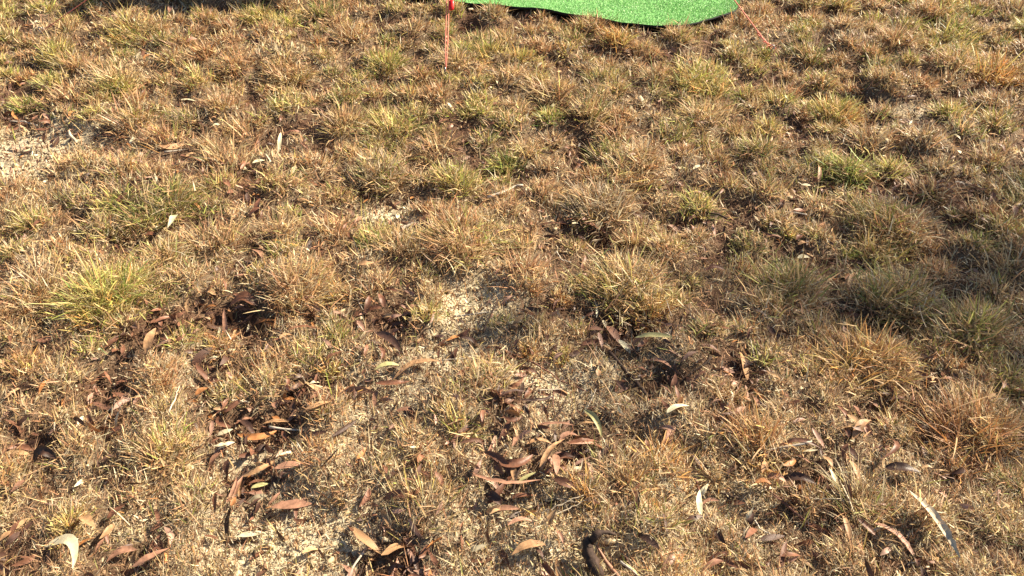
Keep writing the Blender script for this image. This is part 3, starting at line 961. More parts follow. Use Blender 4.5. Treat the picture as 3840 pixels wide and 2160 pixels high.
def crumbs():
    """grains, clods and husks on the bare sand"""
    n = 42000
    y = np.exp(rng.uniform(math.log(.5), math.log(4.6), n))
    x = rng.uniform(-1, 1, n) * (.74 * y + .3)
    k = rng.uniform(0, 1, n) < (.12 + .88 * bare_f(x, y))
    x, y = x[k], y[k]
    n = len(x)
    r = rng.gamma(2.2, .0011, n) * (.8 + .25 * y)
    base = np.array([(1, 0, 0), (0, 1, 0), (-1, 0, 0), (0, -1, 0), (0, 0, .8), (0, 0, -.8)], float)
    V = base[None] * r[:, None, None] * rng.uniform(.6, 1.5, (n, 6, 1))
    a = rng.uniform(0, 6.283, n)
    ca, sa = np.cos(a)[:, None], np.sin(a)[:, None]
    st = rng.uniform(.8, 2.4, n)[:, None]
    vx, vy = V[..., 0] * st, V[..., 1]
    V = np.stack([vx * ca - vy * sa, vx * sa + vy * ca, V[..., 2]], -1) + np.stack([x, y, height(x, y) + r * .5], 1)[:, None]
    f = np.array([(0, 1, 4), (1, 2, 4), (2, 3, 4), (3, 0, 4), (1, 0, 5), (2, 1, 5), (3, 2, 5), (0, 3, 5)])
    F = (f[None] + (np.arange(n) * 6)[:, None, None]).reshape(-1)
    pal = np.array([(.56, .45, .29), (.46, .36, .22), (.62, .52, .35), (.16, .10, .06), (.30, .19, .11)])
    C = pal[rng.choice(5, n, p=[.3, .22, .2, .14, .14])] * rng.uniform(.8, 1.15, (n, 1))
    me = np_mesh('soil_crumbs', V.reshape(-1, 3), F, np.arange(n * 8) * 3, np.full(n * 8, 3), np.repeat(np.clip(C, 0, .85), 6, axis=0), False)
    tag(link('soil_crumbs', me, M_THATCH), 'coarse sand grains and small clods on the bare patches', 'gravel', kind='stuff')


crumbs()


# ------------------------------------------------------------------ leaves
def leaf_mesh(L, W, bow, curl, arch, nu=12, nv=4, jag=0.0, tipbias=.45, twist=0.0, seed=0):
    """a gum leaf along +X; bow bends it sideways, curl rolls the width, arch lifts the middle"""
    r = random.Random(seed)
    vs, fs = [], []
    wav = [r.uniform(-1, 1) for _ in range(nu + 1)]
    for i in range(nu + 1):
        t = i / nu
        s = t ** (math.log(.5) / math.log(tipbias))
        w = W * .5 * max(.03, math.sin(math.pi * min(1, max(0, s)))) ** .72
        w *= 1 + jag * wav[i]
        cx = (t - .5) * L
        cyy = bow * L * (1 - (2 * t - 1) ** 2)
        slope = -bow * 4 * (2 * t - 1)
        ty, tx = slope, 1.0
        nn = math.hypot(tx, ty)
        px, py = -ty / nn, tx / nn
        cz = arch * L * (math.sin(math.pi * t)) + .012 * L * wav[i]
        tw = twist * (t - .5)
        for j in range(nv + 1):
            q = (j / nv) * 2 - 1
            if curl > .01:
                rad = W * .5 / max(curl, .05)
                ang = q * (w / rad)
                off = rad * math.sin(ang)
                lift = rad * (1 - math.cos(ang))
            else:
                off, lift = q * w, 0
            o2 = off * math.cos(tw) - lift * math.sin(tw)
            l2 = off * math.sin(tw) + lift * math.cos(tw)
            rib = -.0006 if j == nv // 2 else 0
            vs.append((cx + px * o2, cyy + py * o2, cz + l2 + rib))
    for i in range(nu):
        for j in range(nv):
            a = i * (nv + 1) + j
            fs.append((a, a + nv + 1, a + nv + 2, a + 1))
    me = bpy.data.meshes.new('leaf')
    me.from_pydata(vs, [], fs)
    for p in me.polygons: p.use_smooth = True
    me.update()
    return me


landmarks = []
for i, l in enumerate(LEAVES):
    up = .019
    a, b = gpt(l[0], l[1], up), gpt(l[2], l[3], up)
    d = b - a
    L = float(np.linalg.norm(d)) * .98
    mid = (a + b) / 2
    px = float(np.linalg.norm(ray(l[0], l[1])) * 0 + (ground(l[0] + 10, l[1])[0] - ground(l[0], l[1])[0]) / 10)
    W = l[4] * px * .92
    # leaves that look long in depth are partly standing up: cap their length and tilt them
    vert = abs(l[3] - l[1])
    horiz = abs(l[2] - l[0])
    me = leaf_mesh(min(L, .22), min(W, L * .62), l[5], l[6], l[7], 13, 4, jag=.12 if 'torn' in l[9] else .03, tipbias=random.uniform(.38, .55), twist=random.uniform(-.7, .7), seed=i)
    o = link('gum_leaf', me, M_LEAF[l[8]])
    o.location = mid + np.array([0, 0, .004])
    ang = math.atan2(d[1], d[0])
    stand = any(k in l[9] for k in ('stand', 'upright', 'leaning', 'propped', 'rising', 'on end'))
    o.rotation_euler = (random.uniform(-.35, .35), random.uniform(-.15, .15) - (.35 if stand else 0), ang)
    if stand:
        o.location.z += .015
    tag(o, l[9], 'leaf')
    landmarks.append((mid[0], mid[1], l[9]))


def scatter_leaves():
    """smaller fallen leaves one can still tell apart"""
    variants = {}
    for kind in ('brown', 'dark', 'pink', 'tan', 'orange'):
        for k in range(6):
            me = leaf_mesh(1.0, random.uniform(.17, .30), random.uniform(-.14, .14), random.uniform(.3, 1.2), random.uniform(.02, .14), 8, 2, .06,
                           random.uniform(.36, .55), random.uniform(-1, 1), 100 + k)
            me.materials.append(M_LEAF[kind])
            variants[(kind, k)] = me
    short = [(x, y, lb) for x, y, lb in landmarks]
    word = {'brown': 'brown', 'dark': 'dark brown', 'pink': 'pinkish', 'tan': 'tan', 'orange': 'orange'}
    used = {}
    made = []
    tries = 0
    while len(made) < 192 and tries < 9000:
        tries += 1
        y = .75 + 2.9 * random.random() ** 1.35
        x = random.uniform(-1, 1) * (.64 * y + .05)
        xa, ya = np.array([x]), np.array([y])
        lv = float(litter_f(xa, ya)[0])
        bv = float(bare_f(xa, ya)[0])
        if random.random() > .05 + .95 * lv + .10 * bv + .5 * float(gap_f(xa, ya)[0]): continue
        if any((x - q[0]) ** 2 + (y - q[1]) ** 2 < .028 ** 2 for q in made): continue
        kind = random.choices(['brown', 'dark', 'pink', 'tan', 'orange'], [.44, .30, .15, .08, .03])[0]
        me = variants[(kind, random.randrange(6))]
        L = random.uniform(.04, .10)
        o = bpy.data.objects.new('fallen_leaf', me)
        COL.objects.link(o)
        o.scale = (L, L * random.uniform(.8, 1.2), L)
        o.location = (x, y, hz(x, y) + random.uniform(.003, .016))
        o.rotation_euler = (random.uniform(-.9, .9), random.uniform(-.45, .45), random.uniform(0, 6.283))
        x0, y0, lb = min(short, key=lambda s: (s[0] - x) ** 2 + (s[1] - y) ** 2)
        dx, dy = x - x0, y - y0
        side = ('right of' if dx > 0 else 'left of') if abs(dx) > abs(dy) else ('behind' if dy > 0 else 'in front of')
        ref = ' '.join(lb.split()[:9])
        ref = ref.rsplit(' ', 1)[0] if ref.split()[-1] in ('the', 'of', 'at', 'a', 'from', 'in', 'on', 'by', 'to', 'and', 'like', 'its', 'up') else ref
        size = 'long' if L > .092 else ('small' if L < .065 else 'mid sized')
        lab = f'{size} {word[kind]} leaf {side} the {ref}'
        lab = ' '.join(lab.split()[:16])
        used.setdefault(lab, []).append(o)
        tag(o, lab, 'leaf')
        made.append((x, y))
    for lab, os_ in used.items():
        if len(os_) > 1:
            tail = lab.split()
            ref = min(short, key=lambda q: (q[0] - os_[0].location.x) ** 2 + (q[1] - os_[0].location.y) ** 2)
            os_.sort(key=lambda o: (o.location.x - ref[0]) ** 2 + (o.location.y - ref[1]) ** 2)
            for w, o in zip(('closest', 'second closest', 'third closest', 'fourth closest', 'fifth closest', 'sixth closest'), os_):
                o['label'] = ' '.join((w + ' ' + lab).split()[:16])
    # the crumbs and far leaves nobody could count
    vs, fs, cs = [], [], []
    pal = {'brown': (.21, .095, .055), 'dark': (.085, .042, .028), 'pink': (.38, .22, .155), 'tan': (.50, .31, .16), 'orange': (.46, .20, .07), 'cream': (.70, .60, .40)}
    n = 0
    base_cache = []
    for k in range(14):
        me = leaf_mesh(1.0, random.uniform(.16, .38), random.uniform(-.16, .16), random.uniform(.3, 1.3), random.uniform(.0, .16), 5, 2, .15, random.uniform(.35, .6), random.uniform(-1, 1), 300 + k)
        base_cache.append((np.array([v.co for v in me.vertices]), np.array([list(p.vertices) for p in me.polygons])))
        bpy.data.meshes.remove(me)
    off = 0
    N = 26000
    yy = .4 + 6.4 * rng.uniform(0, 1, N) ** 1.3
    xx = rng.uniform(-1, 1, N) * (.76 * yy + .7)
    lv, bv = litter_f(xx, yy), bare_f(xx, yy)
    keep = (rng.uniform(0, 1, N) < .06 + .85 * lv + .05 * bv + .55 * gap_f(xx, yy)) & ~on_mat_region(xx, yy)
    xx, yy = xx[keep], yy[keep]
    zz = height(xx, yy)
    for x, y, z in zip(xx, yy, zz):
        bv_, bf = base_cache[random.randrange(14)]
        L = random.uniform(.012, .05 if y > 1.7 else .062) + (.02 * random.random() if y > 2 else 0)
        e = Matrix.Rotation(random.uniform(0, 6.283), 3, 'Z') @ Matrix.Rotation(random.uniform(-.6, .6), 3, 'Y') @ Matrix.Rotation(random.uniform(-1.1, 1.1), 3, 'X')
        v = (bv_ * L) @ np.array(e).T + np.array([x, y, z + random.uniform(.003, .02)])
        vs.append(v)
        fs.append(bf + off)
        off += len(v)
        kind = random.choices(list(pal), [.40, .26, .16, .10, .04, .04])[0]
        cs.append(np.tile(np.array(pal[kind]) * random.uniform(.7, 1.3), (len(v), 1)))
    V, F, C = np.concatenate(vs), np.concatenate(fs), np.clip(np.concatenate(cs), 0, .85)
    me = np_mesh('leaf_litter', V, F.ravel(), np.arange(len(F)) * 4, np.full(len(F), 4), C)
    tag(link('leaf_litter', me, M_LITTERMIX), 'crumbled brown leaf litter collected in the hollows between the grass', 'leaf litter', kind='stuff')
    print('litter pieces', len(xx), 'scattered', len(made))


scatter_leaves()


# ------------------------------------------------------------------ sticks
def tube(pts, radii, sides=7, cap=True, jitter=0.0, seed=0):
    r = random.Random(seed)
    pts = [Vector(p) for p in pts]
    vs, fs = [], []
    up = Vector((0, 0, 1))
    for i, p in enumerate(pts):
        t = (pts[min(i + 1, len(pts) - 1)] - pts[max(i - 1, 0)]).normalized()
        s = t.cross(up)
        if s.length < .05: s = t.cross(Vector((1, 0, 0)))
        s.normalize()
        n = s.cross(t)
        for k in range(sides):
            a = 2 * math.pi * k / sides
            rr = radii[i] * (1 + jitter * r.uniform(-1, 1))
            vs.append(p + s * math.cos(a) * rr + n * math.sin(a) * rr)
    for i in range(len(pts) - 1):
        for k in range(sides):
            a, b = i * sides + k, i * sides + (k + 1) % sides
            fs.append((a, b, b + sides, a + sides))
    if cap:
        fs.append(tuple(range(sides))[::-1])
        fs.append(tuple((len(pts) - 1) * sides + k for k in range(sides)))
    return vs, fs


def pmesh(name, parts):
    V, F = [], []
    for vs, fs in parts:
        o = len(V)
        V += [tuple(v) for v in vs]
        F += [tuple(i + o for i in f) for f in fs]
    me = bpy.data.meshes.new(name)
    me.from_pydata(V, [], F)
    for p in me.polygons: p.use_smooth = True
    me.update()
    return me


def resample(pts, n):
    P = [np.array(p) for p in pts]
    d = [0]
    for a, b in zip(P, P[1:]): d.append(d[-1] + np.linalg.norm(b - a))
    A = np.array(P)
    t = np.linspace(0, d[-1], n)
    return np.stack([np.interp(t, d, A[:, k]) for k in range(3)], 1)


for i, (pp, r0, r1, up, mat, lab) in enumerate(STICKS):
    P = resample([gpt(u, v, up) for u, v in pp], 12)
    c = P.mean(0)
    P = P + rng.normal(0, .0012, P.shape) - c
    rad = np.linspace(r0, r1, 12) * rng.uniform(.85, 1.15, 12)
    parts = [tube(P, rad, 7, jitter=.12, seed=i)]
    if r0 > .003 and i % 2 == 0:
        k = 5
        q = P[k]
        dirn = P[k + 2] - P[k]
        dirn = dirn / np.linalg.norm(dirn)
        sidev = np.array([-dirn[1], dirn[0], .3])
        Q = [q, q + .018 * (dirn + sidev), q + .034 * (dirn + .6 * sidev)]
        parts.append(tube(Q, [r0 * .6, r0 * .45, r0 * .2], 5, jitter=.1, seed=i + 50))
    o = link('stick' if r0 > .002 else 'twig', pmesh('stick', parts), mat)
    o.location = c
    tag(o, lab, 'stick' if r0 > .002 else 'twig')

tw_mesh = []
for k in range(7):
    P = resample([(-.5, 0, 0), (-.2, random.uniform(-.05, .05), .02), (.15, random.uniform(-.08, .08), .03), (.5, random.uniform(-.1, .1), 0)], 9)
    parts = [tube(P, np.linspace(.028, .012, 9), 6, jitter=.2, seed=k)]
    if k % 2:
        q = P[5]
        parts.append(tube([q, q + np.array([.09, .06, .02]), q + np.array([.2, .13, .05])], [.014, .010, .005], 5, seed=k))
    me = pmesh('twig', parts)
    me.materials.append((M_BARK_DARK, M_BARK_RED, M_BARK_GREY)[k % 3])
    tw_mesh.append(me)
n_tw = 0
twl = {}
while n_tw < 70:
    y = .8 + 3.0 * random.random() ** 1.3
    x = random.uniform(-1, 1) * .64 * y
    xa, ya = np.array([x]), np.array([y])
    if random.random() > .12 + .6 * float(gap_f(xa, ya)[0]) + .4 * float(litter_f(xa, ya)[0]) + .35 * float(bare_f(xa, ya)[0]): continue
    k = random.randrange(7)
    o = bpy.data.objects.new('twig', tw_mesh[k])
    COL.objects.link(o)
    L = random.uniform(.05, .14)
    o.scale = (L, L, L)
    o.location = (x, y, hz(x, y) + random.uniform(.006, .016))
    o.rotation_euler = (random.uniform(-.3, .3), random.uniform(-.2, .2), random.uniform(0, 6.283))
    x0, y0, lb = min(landmarks, key=lambda q: (q[0] - x) ** 2 + (q[1] - y) ** 2)
    dx, dy = x - x0, y - y0
    side = ('right of' if dx > 0 else 'left of') if abs(dx) > abs(dy) else ('behind' if dy > 0 else 'in front of')
    ref = ' '.join(lb.split()[:8])
    while ref.split()[-1] in ('the', 'of', 'at', 'a', 'from', 'in', 'on', 'by', 'to', 'and', 'like', 'its', 'up', 'with', 'out'): ref = ref.rsplit(' ', 1)[0]
    lab = ('long ' if L > .095 else 'short ') + ('dark', 'reddish', 'grey')[k % 3] + (' forked' if k % 2 else ' straight') + f' twig {side} the {ref}'
    lab = ' '.join(lab.split()[:15])
    if lab in twl:
        bpy.data.objects.remove(o)
        continue
    twl[lab] = 1
    tag(o, lab, 'twig')
    n_tw += 1

# black charred stump of bark at the bottom with its crooked arm
root = empty('charred_stick', gpt(2225, 2090))
b0 = np.array(root.location)
def rel(u, v, up): return gpt(u, v, up) - b0
P = resample([rel(2200, 2012, .05), rel(2205, 2050, .045), rel(2215, 2100, .035), rel(2250, 2165, .02)], 9)
link('stem', pmesh('stem', [tube(P, [.005, .012, .010, .015, .012, .016, .012, .013, .009], 11, jitter=.34, seed=3)]), M_BARK_DARK, root)
P = resample([rel(2215, 2030, .05), rel(2245, 1995, .055), rel(2275, 1992, .05), rel(2310, 2004, .04)], 8)
link('side_branch', pmesh('arm', [tube(P, [.008, .008, .010, .007, .005, .004, .004, .003], 7, jitter=.25, seed=4)]), M_BARK_DARK, root)
tag(root, 'black charred forked stick at the bottom edge right of centre', 'stick')
P = resample([gpt(2235, 2040, .03), gpt(2275, 2110, .025), gpt(2330, 2175, .02)], 8)
c = P.mean(0)
o = link('stick', pmesh('stick', [tube(P - c, [.002, .003, .004, .0045, .005, .005, .005, .005], 7, jitter=.15, seed=9)]), M_LEAF['pink'])
o.location = c
tag(o, 'pinkish bark strip touching the black charred stick', 'stick')

# pale forked twig left, on the edge of the bare patch
root = empty('forked_twig', gpt(278, 540))
b0 = np.array(root.location)
link('stem', pmesh('stem', [tube(resample([rel(288, 542, 0), rel(282, 526, .015), rel(262, 508, .03), rel(258, 488, .045)], 9), [.004, .005, .006, .006, .007, .008, .006, .005, .002], 7, jitter=.12, seed=5)]), M_BARK_PALE, root)
link('side_branch', pmesh('arm', [tube([rel(264, 508, .03), rel(250, 508, .03)], [.005, .003], 6)]), M_BARK_PALE, root)
tag(root, 'bleached forked twig standing on the left bare patch', 'twig')

# long white bark strip at the right
me = leaf_mesh(.165, .020, .06, .8, .03, 16, 4, .25, .42, 1.2, 77)
a, b = gpt(3445, 1868, .04), gpt(3560, 2060, .03)
o = link('bark_strip', me, M_BARK_PALE)
o.location = (a + b) / 2
o.rotation_euler = (.2, .08, math.atan2(b[1] - a[1], b[0] - a[0]))
tag(o, 'long whitish strip of bark slanting in the lower right grass', 'bark')


# ------------------------------------------------------------------ green turf mat
def build_mat():
    E = resample([(x, y, 0) for x, y in mat_edge], 90)
    far_y = 5.5
    rows = 70
    x0, x1 = E[:, 0].min(), E[:, 0].max()
    # param grid between the front edge curve and the back edge
    front = E
    top = np.stack([np.linspace(x0 + .02, x1 - .02, 90), np.full(90, far_y), np.zeros(90)], 1)
    t = (np.linspace(0, 1, rows) ** 1.3)[:, None, None]
    G = front[None] * (1 - t) + top[None] * t
    gx, gy = G[..., 0], G[..., 1]
    def smooth_h(x, y):
        s = 0
        for ax, ay in ((0, 0), (.08, 0), (-.08, 0), (0, .08), (0, -.08)):
            s = s + height(x + ax, y + ay)
        return s / 5
    edge_d = np.minimum(np.broadcast_to(t[..., 0], gx.shape) * 1.3, 1)
    curl = .010 * np.exp(-edge_d * 26) * (.4 + 1.2 * vnoise(gx, gy, .3, 33))
    z = smooth_h(gx, gy) * .5 + .038 + curl + .011 + .018 * (vnoise(gx, gy, .35, 31) - .5)
    V = np.stack([gx, gy, z], -1)
    nv = 90
    root = empty('turf_mat', (float(gx.mean()), float(gy.mean()), 0))
    off = np.array([gx.mean(), gy.mean(), 0])
    th = .012
    top_v = (V - off).reshape(-1, 3)
    bot_v = top_v - np.array([0, 0, th])
    i, j = np.meshgrid(np.arange(nv - 1), np.arange(rows - 1))
    a = (j * nv + i).ravel()
    quads = np.stack([a, a + 1, a + nv + 1, a + nv], 1)
    n = len(top_v)
    F = [tuple(q) for q in quads] + [tuple(q[::-1] + n) for q in quads]
    ring = [k for k in range(nv)] + [r * nv + nv - 1 for r in range(1, rows)] + [(rows - 1) * nv + k for k in range(nv - 2, -1, -1)] + [r * nv for r in range(rows - 2, 0, -1)]
    for k in range(len(ring)):
        p, q = ring[k], ring[(k + 1) % len(ring)]
        F.append((q, p, p + n, q + n))
    wv = top_v + np.array([0, 0, .002])
    me = bpy.data.meshes.new('weave')
    me.from_pydata([tuple(v) for v in wv], [], [tuple(q) for q in quads])
    for p in me.polygons: p.use_smooth = True
    link('weave', me, M_TURFBASE, root)
    me = bpy.data.meshes.new('backing')
    me.from_pydata([tuple(v) for v in np.concatenate([top_v, bot_v])], [], F)
    for p in me.polygons: p.use_smooth = True
    link('backing', me, M_BACK, root)
    # pile: short artificial blades, real geometry
    B = Blades(2)
    nb = 150000
    iu = rng.uniform(0, nv - 1.001, nb)
    jv = (rows - 1.001) * rng.uniform(0, 1, nb) ** .8
    i0, j0 = iu.astype(int), jv.astype(int)
    fu, fv = (iu - i0)[:, None], (jv - j0)[:, None]
    W = V.reshape(rows, nv, 3)
    pos = (W[j0, i0] * (1 - fu) + W[j0, i0 + 1] * fu) * (1 - fv) + (W[j0 + 1, i0] * (1 - fu) + W[j0 + 1, i0 + 1] * fu) * fv
    pos = pos - off - np.array([0, 0, .001])
    worn = vnoise(pos[:, 0] + 3, pos[:, 1] * 2 + 3, .22, 41)
    g = np.array([(.165, .40, .115), (.21, .46, .14), (.29, .53, .18), (.48, .65, .30)])
    pk = rng.choice(4, nb, p=[.38, .33, .17, .12])
    pk = np.where((rng.uniform(0, 1, nb) < (worn - .55) * .9), 3, pk)
    col = g[pk] * rng.uniform(.8, 1.2, (nb, 1))
    nap = (vnoise(pos[:, 0] + 9, pos[:, 1] + 9, .5, 42) - .5) * 1.0
    B.add(pos, rng.normal(math.pi * .55, 1.0, nb), np.clip(rng.normal(.9, .3, nb) + nap, .05, 1.45), rng.uniform(.009, .015, nb), rng.uniform(.0025, .0045, nb), rng.uniform(0, .5, nb), col)
    o = link('pile', B.mesh('pile'), blade_material('artificial_turf', .2, .45, .35), root)
    o['kind'] = 'stuff'
    tag(root, 'bright green artificial turf mat with a wavy rounded front edge at the top', 'mat')


build_mat()


# ------------------------------------------------------------------ guy ropes, their pegs and the tent they hold
TENT_Y = 6.2


def guy(peg_uv, top_uv, rise, label, double=True, knot=False, toggle=False, sep=.0045):
    P = gpt(*peg_uv, .03)
    d = ray(*top_uv)
    # point on the sight line where a rope of this steepness crosses it
    best = None
    for t in np.linspace(2.5, 6.5, 800):
        q = np.array([0, 0, CAM_H]) + d * t
        h = np.hypot(*(q - P)[:2])
        e = abs((q[2] - P[2]) - rise * h)
        if q[1] > P[1] and (best is None or e < best[0]):
            best = (e, q)
    q = best[1]
    dirn = (q - P) / np.linalg.norm(q - P)
    A = P + dirn * ((TENT_Y - P[1]) / dirn[1]) if dirn[1] > .05 else P + dirn * 1.5
    if A[2] > 1.7: A = P + dirn * ((1.7 - P[2]) / dirn[2])
    root = empty('guy_rope', P)
    side = np.cross(dirn, [0, 0, 1])
    side /= np.linalg.norm(side)
    span = A - P
    Ls = np.linalg.norm(span)
    N = 40
    for s in ((-1, 1) if double else (0,)):
        pts = []
        for k in range(N + 1):
            f = k / N
            w = sep * min(1, f * 18) * (1 if f * Ls < .8 else max(.2, 1 - (f * Ls - .8)))
            sag = -.012 * math.sin(math.pi * f)
            pts.append(span * f + side * s * w + np.array([0, 0, sag]))
        link('cord', pmesh('cord', [tube(pts, [.0026] * (N + 1), 6)]), M_ROPE, root)
    if toggle:
        # small red plastic tensioner threaded on the cord
        f = toggle
        c = span * f
        m = Matrix.Translation(Vector(c + side * .018)) @ Vector(dirn).to_track_quat('Z', 'Y').to_matrix().to_4x4()
        vs, fs = [], []
        prof = [(-.026, .006, .005), (-.020, .012, .008), (-.008, .013, .009), (.008, .013, .009), (.020, .012, .008), (.026, .006, .005)]
        for zz, rx, ry in prof:
            for k in range(12):
                a = 2 * math.pi * k / 12
                vs.append(m @ Vector((rx * math.copysign(abs(math.cos(a)) ** .7, math.cos(a)), ry * math.sin(a), zz)))
        for r_ in range(len(prof) - 1):
            for k in range(12):
                a, b = r_ * 12 + k, r_ * 12 + (k + 1) % 12
                fs.append((a, b, b + 12, a + 12))
        fs.append(tuple(range(12))[::-1])
        fs.append(tuple((len(prof) - 1) * 12 + k for k in range(12)))
        link('tensioner', pmesh('tensioner', [(vs, fs)]), M_RED, root)
    if knot:
        pts = []
        for k in range(34):
            a = k * .75
            rr = .020 * (1 - k / 80)
            pts.append(np.array([rr * math.cos(a) * 1.1 + .0035 * k * dirn[0], rr * .6 * math.sin(a * 1.3) + .0035 * k * dirn[1], .010 * math.sin(a * .9) + .003 + .003 * k * dirn[2]]))
        link('knot', pmesh('knot', [tube(pts, [.0023] * 34, 6)]), M_ROPE, root)
    tag(root, label, 'rope', 'red guy ropes pegged into the grass')
    # peg
    pg = empty('tent_peg', P - np.array([0, 0, .03]))
    away = -dirn * np.array([1, 1, 0])
    away /= np.linalg.norm(away)
    shaft = [away * -.03 + np.array([0, 0, -.10]), away * .0 + np.array([0, 0, .03]), away * .012 + np.array([0, 0, .045])]
    hook = [away * .012 + np.array([0, 0, .045]), away * .004 + np.array([0, 0, .055]), away * -.008 + np.array([0, 0, .052]), away * -.012 + np.array([0, 0, .042])]
    link('shaft', pmesh('shaft', [tube(shaft, [.0025, .003, .003], 7)]), M_STEEL, pg)
    link('hook', pmesh('hook', [tube(hook, [.003] * 4, 7)]), M_STEEL, pg)
    tag(pg, 'steel tent peg holding the ' + label.split(' with ')[0], 'peg', 'tent pegs')
    return A


A1 = guy((1671, 272), (1679, 0), .95, 'doubled red rope left of the mat with a red tensioner', True, False, .142, .0055)
A2 = guy((2893, 188), (2757, 0), .8, 'single red rope right of the mat with a tangled knot', False, True)
A3 = guy((150, 108), (314, 4), .85, 'thin red rope at the upper left corner', False, False)
print('rope tops', A1, A2, A3)


def build_tent():
    x0, x1, y0, y1 = -1.7, 1.6, TENT_Y, TENT_Y + 2.6
    eave, ridge = 1.55, 2.3
    ym = (y0 + y1) / 2
    root = empty('canvas_tent', ((x0 + x1) / 2, ym, 0))
    o = np.array(root.location)
    def panel(name, pts, thick=.004, nu=14, nv=8, m=M_CANVAS):
        p = [np.array(q, float) - o for q in pts]
        n = np.cross(p[1] - p[0], p[3] - p[0])
        n /= np.linalg.norm(n)
        vs = []
        for s in (0, 1):
            for j in range(nv + 1):
                for i in range(nu + 1):
                    u, v = i / nu, j / nv
                    q = (p[0] * (1 - u) + p[1] * u) * (1 - v) + (p[3] * (1 - u) + p[2] * u) * v
                    q = q + n * (.03 * math.sin(math.pi * u) * math.sin(math.pi * v) + .012 * math.sin(u * 17 + v * 5) * math.sin(math.pi * v)) + n * thick * s
                    vs.append(tuple(q))
        fs = []
        k = (nu + 1) * (nv + 1)
        for j in range(nv):
            for i in range(nu):
                a = j * (nu + 1) + i
                fs.append((a, a + 1, a + nu + 2, a + nu + 1))
                fs.append((a + k, a + nu + 1 + k, a + nu + 2 + k, a + 1 + k))
        me = bpy.data.meshes.new(name)
        me.from_pydata(vs, [], fs)
        for q in me.polygons: q.use_smooth = True
        link(name, me, m, root)
    zg = -.05
    panel('wall', [(x0, y0, zg), (-.45, y0, zg), (-.45, y0, eave), (x0, y0, eave)])
    panel('wall', [(.55, y0, zg), (x1, y0, zg), (x1, y0, eave), (.55, y0, eave)])
    panel('added_awning', [(-.66, y0 - 1.02, eave - .02), (.55, y0 - 1.02, eave - .02), (.55, y0 - .01, eave + .01), (-.66, y0 - .01, eave + .01)])  # door flap propped out, added and sized to shade the upper left ground
    for xx in (-.62, .50):  # poles under the added awning
        link('pole', pmesh('pole', [tube([np.array((xx, y0 - 1.0, -.05)) - o, np.array((xx, y0 - 1.0, eave - .025)) - o], [.011, .011], 10)]), M_STEEL, root)
    panel('wall', [(x1, y0, zg), (x1, y1, zg), (x1, y1, eave), (x1, y0, eave)])
    panel('wall', [(x1, y1, zg), (x0, y1, zg), (x0, y1, eave), (x1, y1, eave)])
    panel('wall', [(x0, y1, zg), (x0, y0, zg), (x0, y0, eave), (x0, y1, eave)])
    panel('roof', [(x0 - .08, y0 - .08, eave - .03), (x1 + .08, y0 - .08, eave - .03), (x1 + .08, ym, ridge), (x0 - .08, ym, ridge)])
    panel('roof', [(x1 + .08, y1 + .08, eave - .03), (x0 - .08, y1 + .08, eave - .03), (x0 - .08, ym, ridge), (x1 + .08, ym, ridge)])
    panel('gable', [(x0, y0, eave), (x0, y1, eave), (x0, ym + .01, ridge - .02), (x0, ym - .01, ridge - .02)])
    panel('gable', [(x1, y1, eave), (x1, y0, eave), (x1, ym - .01, ridge - .02), (x1, ym + .01, ridge - .02)])
    for xx in (x0 + .05, x1 - .05):
        link('pole', pmesh('pole', [tube([np.array((xx, ym, 0)) - o, np.array((xx, ym, ridge - .03)) - o], [.015, .015], 10)]), M_STEEL, root)
    tag(root, 'beige canvas tent standing just beyond the green mat', 'tent')


build_tent()


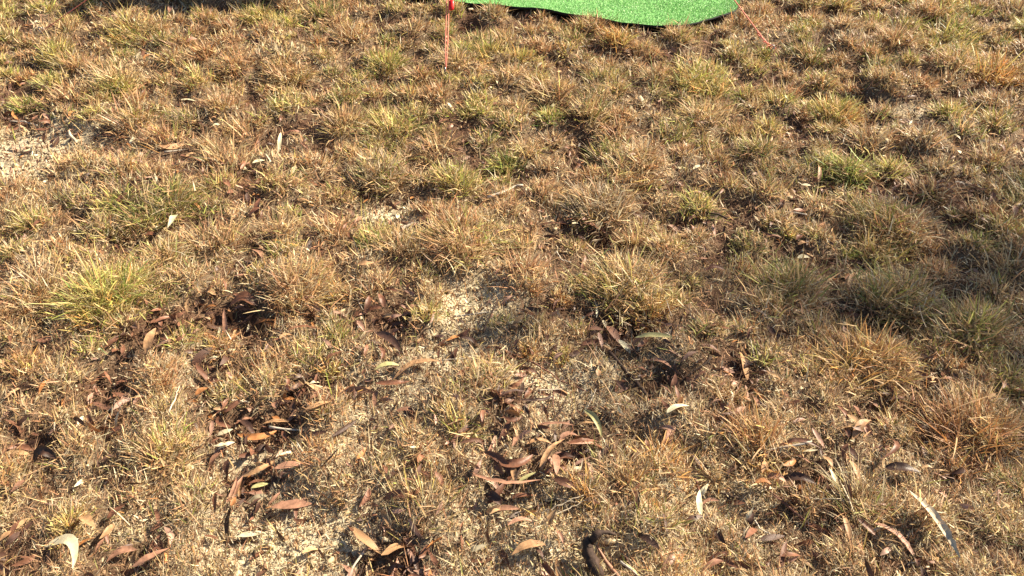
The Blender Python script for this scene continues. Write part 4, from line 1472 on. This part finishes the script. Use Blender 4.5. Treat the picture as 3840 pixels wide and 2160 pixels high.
# ------------------------------------------------------------------ gum tree outside the frame whose bough shades the right side
def build_tree():
    k = 1 / math.tan(SUN_EL)
    sx, sy = math.sin(SUN_AZ) * k, math.cos(SUN_AZ) * k
    def above(x, y, h): return np.array([x + sx * h, y + sy * h, h])
    # shaded places on the ground follow the bough
    p0 = above(*gpt(3750, 1080)[:2], 8.6)
    p1 = above(*gpt(3150, 1110)[:2], 8.2)
    p2 = above(*gpt(2500, 1170)[:2], 7.9)
    base = np.array([p0[0] + 4.4, p0[1] - .3, 0])
    root = empty('gum_tree', base)
    trunk = [np.array([0, 0, -.1]), np.array([.05, .02, 1.2]), np.array([-.05, .05, 2.6]), np.array([.1, .1, 5.2]), np.array([.3, 0, 7.5]), np.array([.5, .1, 10.5])]
    link('trunk', pmesh('trunk', [tube(resample(trunk, 20), np.linspace(.26, .06, 20), 14, jitter=.05, seed=1)]), M_TRUNK, root)
    bough = [trunk[3], np.array([-1.8, .1, 7.6]), p0 - base, p1 - base, p2 - base]
    link('branch', pmesh('branch', [tube(resample(bough, 24), np.linspace(.075, .010, 24), 9, jitter=.08, seed=2)]), M_TRUNK, root)
    limbs = []
    for a, z0, ln in ((.2, 6.6, 2.6), (1.3, 7.2, 2.4), (-.9, 7.0, 2.6), (.9, 8.4, 2.0), (-.3, 8.9, 1.8), (2.0, 8.6, 1.2)):
        s = np.array([.2, .05, z0])
        e = s + np.array([math.cos(a) * ln, math.sin(a) * ln, ln * .55])
        limbs.append(e)
        link('branch', pmesh('branch', [tube(resample([s, (s + e) / 2 + np.array([0, 0, .2]), e], 9), np.linspace(.06, .012, 9), 8, jitter=.08, seed=int(z0 * 10))]), M_TRUNK, root)
    # drooping leaves
    pts = []
    def clump(c, r, n):
        q = rng.normal(0, 1, (n, 3))
        q /= np.linalg.norm(q, axis=1)[:, None]
        q *= (rng.uniform(0, 1, n) ** .5)[:, None] * np.array(r)
        pts.append(c + q)
    for _ in range(24):
        f = rng.uniform(-.05, 1.12) ** 1.0
        c = (p0 * (1 - f) + p2 * f) - base
        r = rng.uniform(.13, .26) * (1.15 - .4 * f)
        off = np.array([rng.normal(0, .18), rng.normal(0, .30 - .10 * f), rng.normal(0, .2)])
        clump(c + off, (r * 1.3, r, r * .8), int(46 * (1.3 - .6 * f)))
    for e in limbs:
        for _ in range(4):
            clump(e + rng.normal(0, .45, 3), (.6, .6, .4), 420)
    P = np.concatenate(pts)
    n = len(P)
    L = rng.uniform(.09, .16, n)
    W = rng.uniform(.018, .03, n)
    az = rng.uniform(0, 6.283, n)
    el = rng.normal(-1.0, .5, n)
    d = np.stack([np.cos(az) * np.cos(el), np.sin(az) * np.cos(el), np.sin(el)], 1)
    s = np.stack([-np.sin(az), np.cos(az), rng.normal(0, .4, n)], 1)
    s /= np.linalg.norm(s, axis=1)[:, None]
    V = np.stack([P, P + d * L[:, None] * .45 + s * W[:, None] * .5, P + d * L[:, None], P + d * L[:, None] * .45 - s * W[:, None] * .5], 1).reshape(-1, 3)
    me = np_mesh('crown', V, np.arange(4 * n), np.arange(n) * 4, np.full(n, 4), None, False)
    o = link('crown', me, M_GUMLEAF, root)
    o['kind'] = 'stuff'
    tag(root, 'grey barked gum tree outside the frame whose bough shades the right side', 'tree')


build_tree()
print('done')
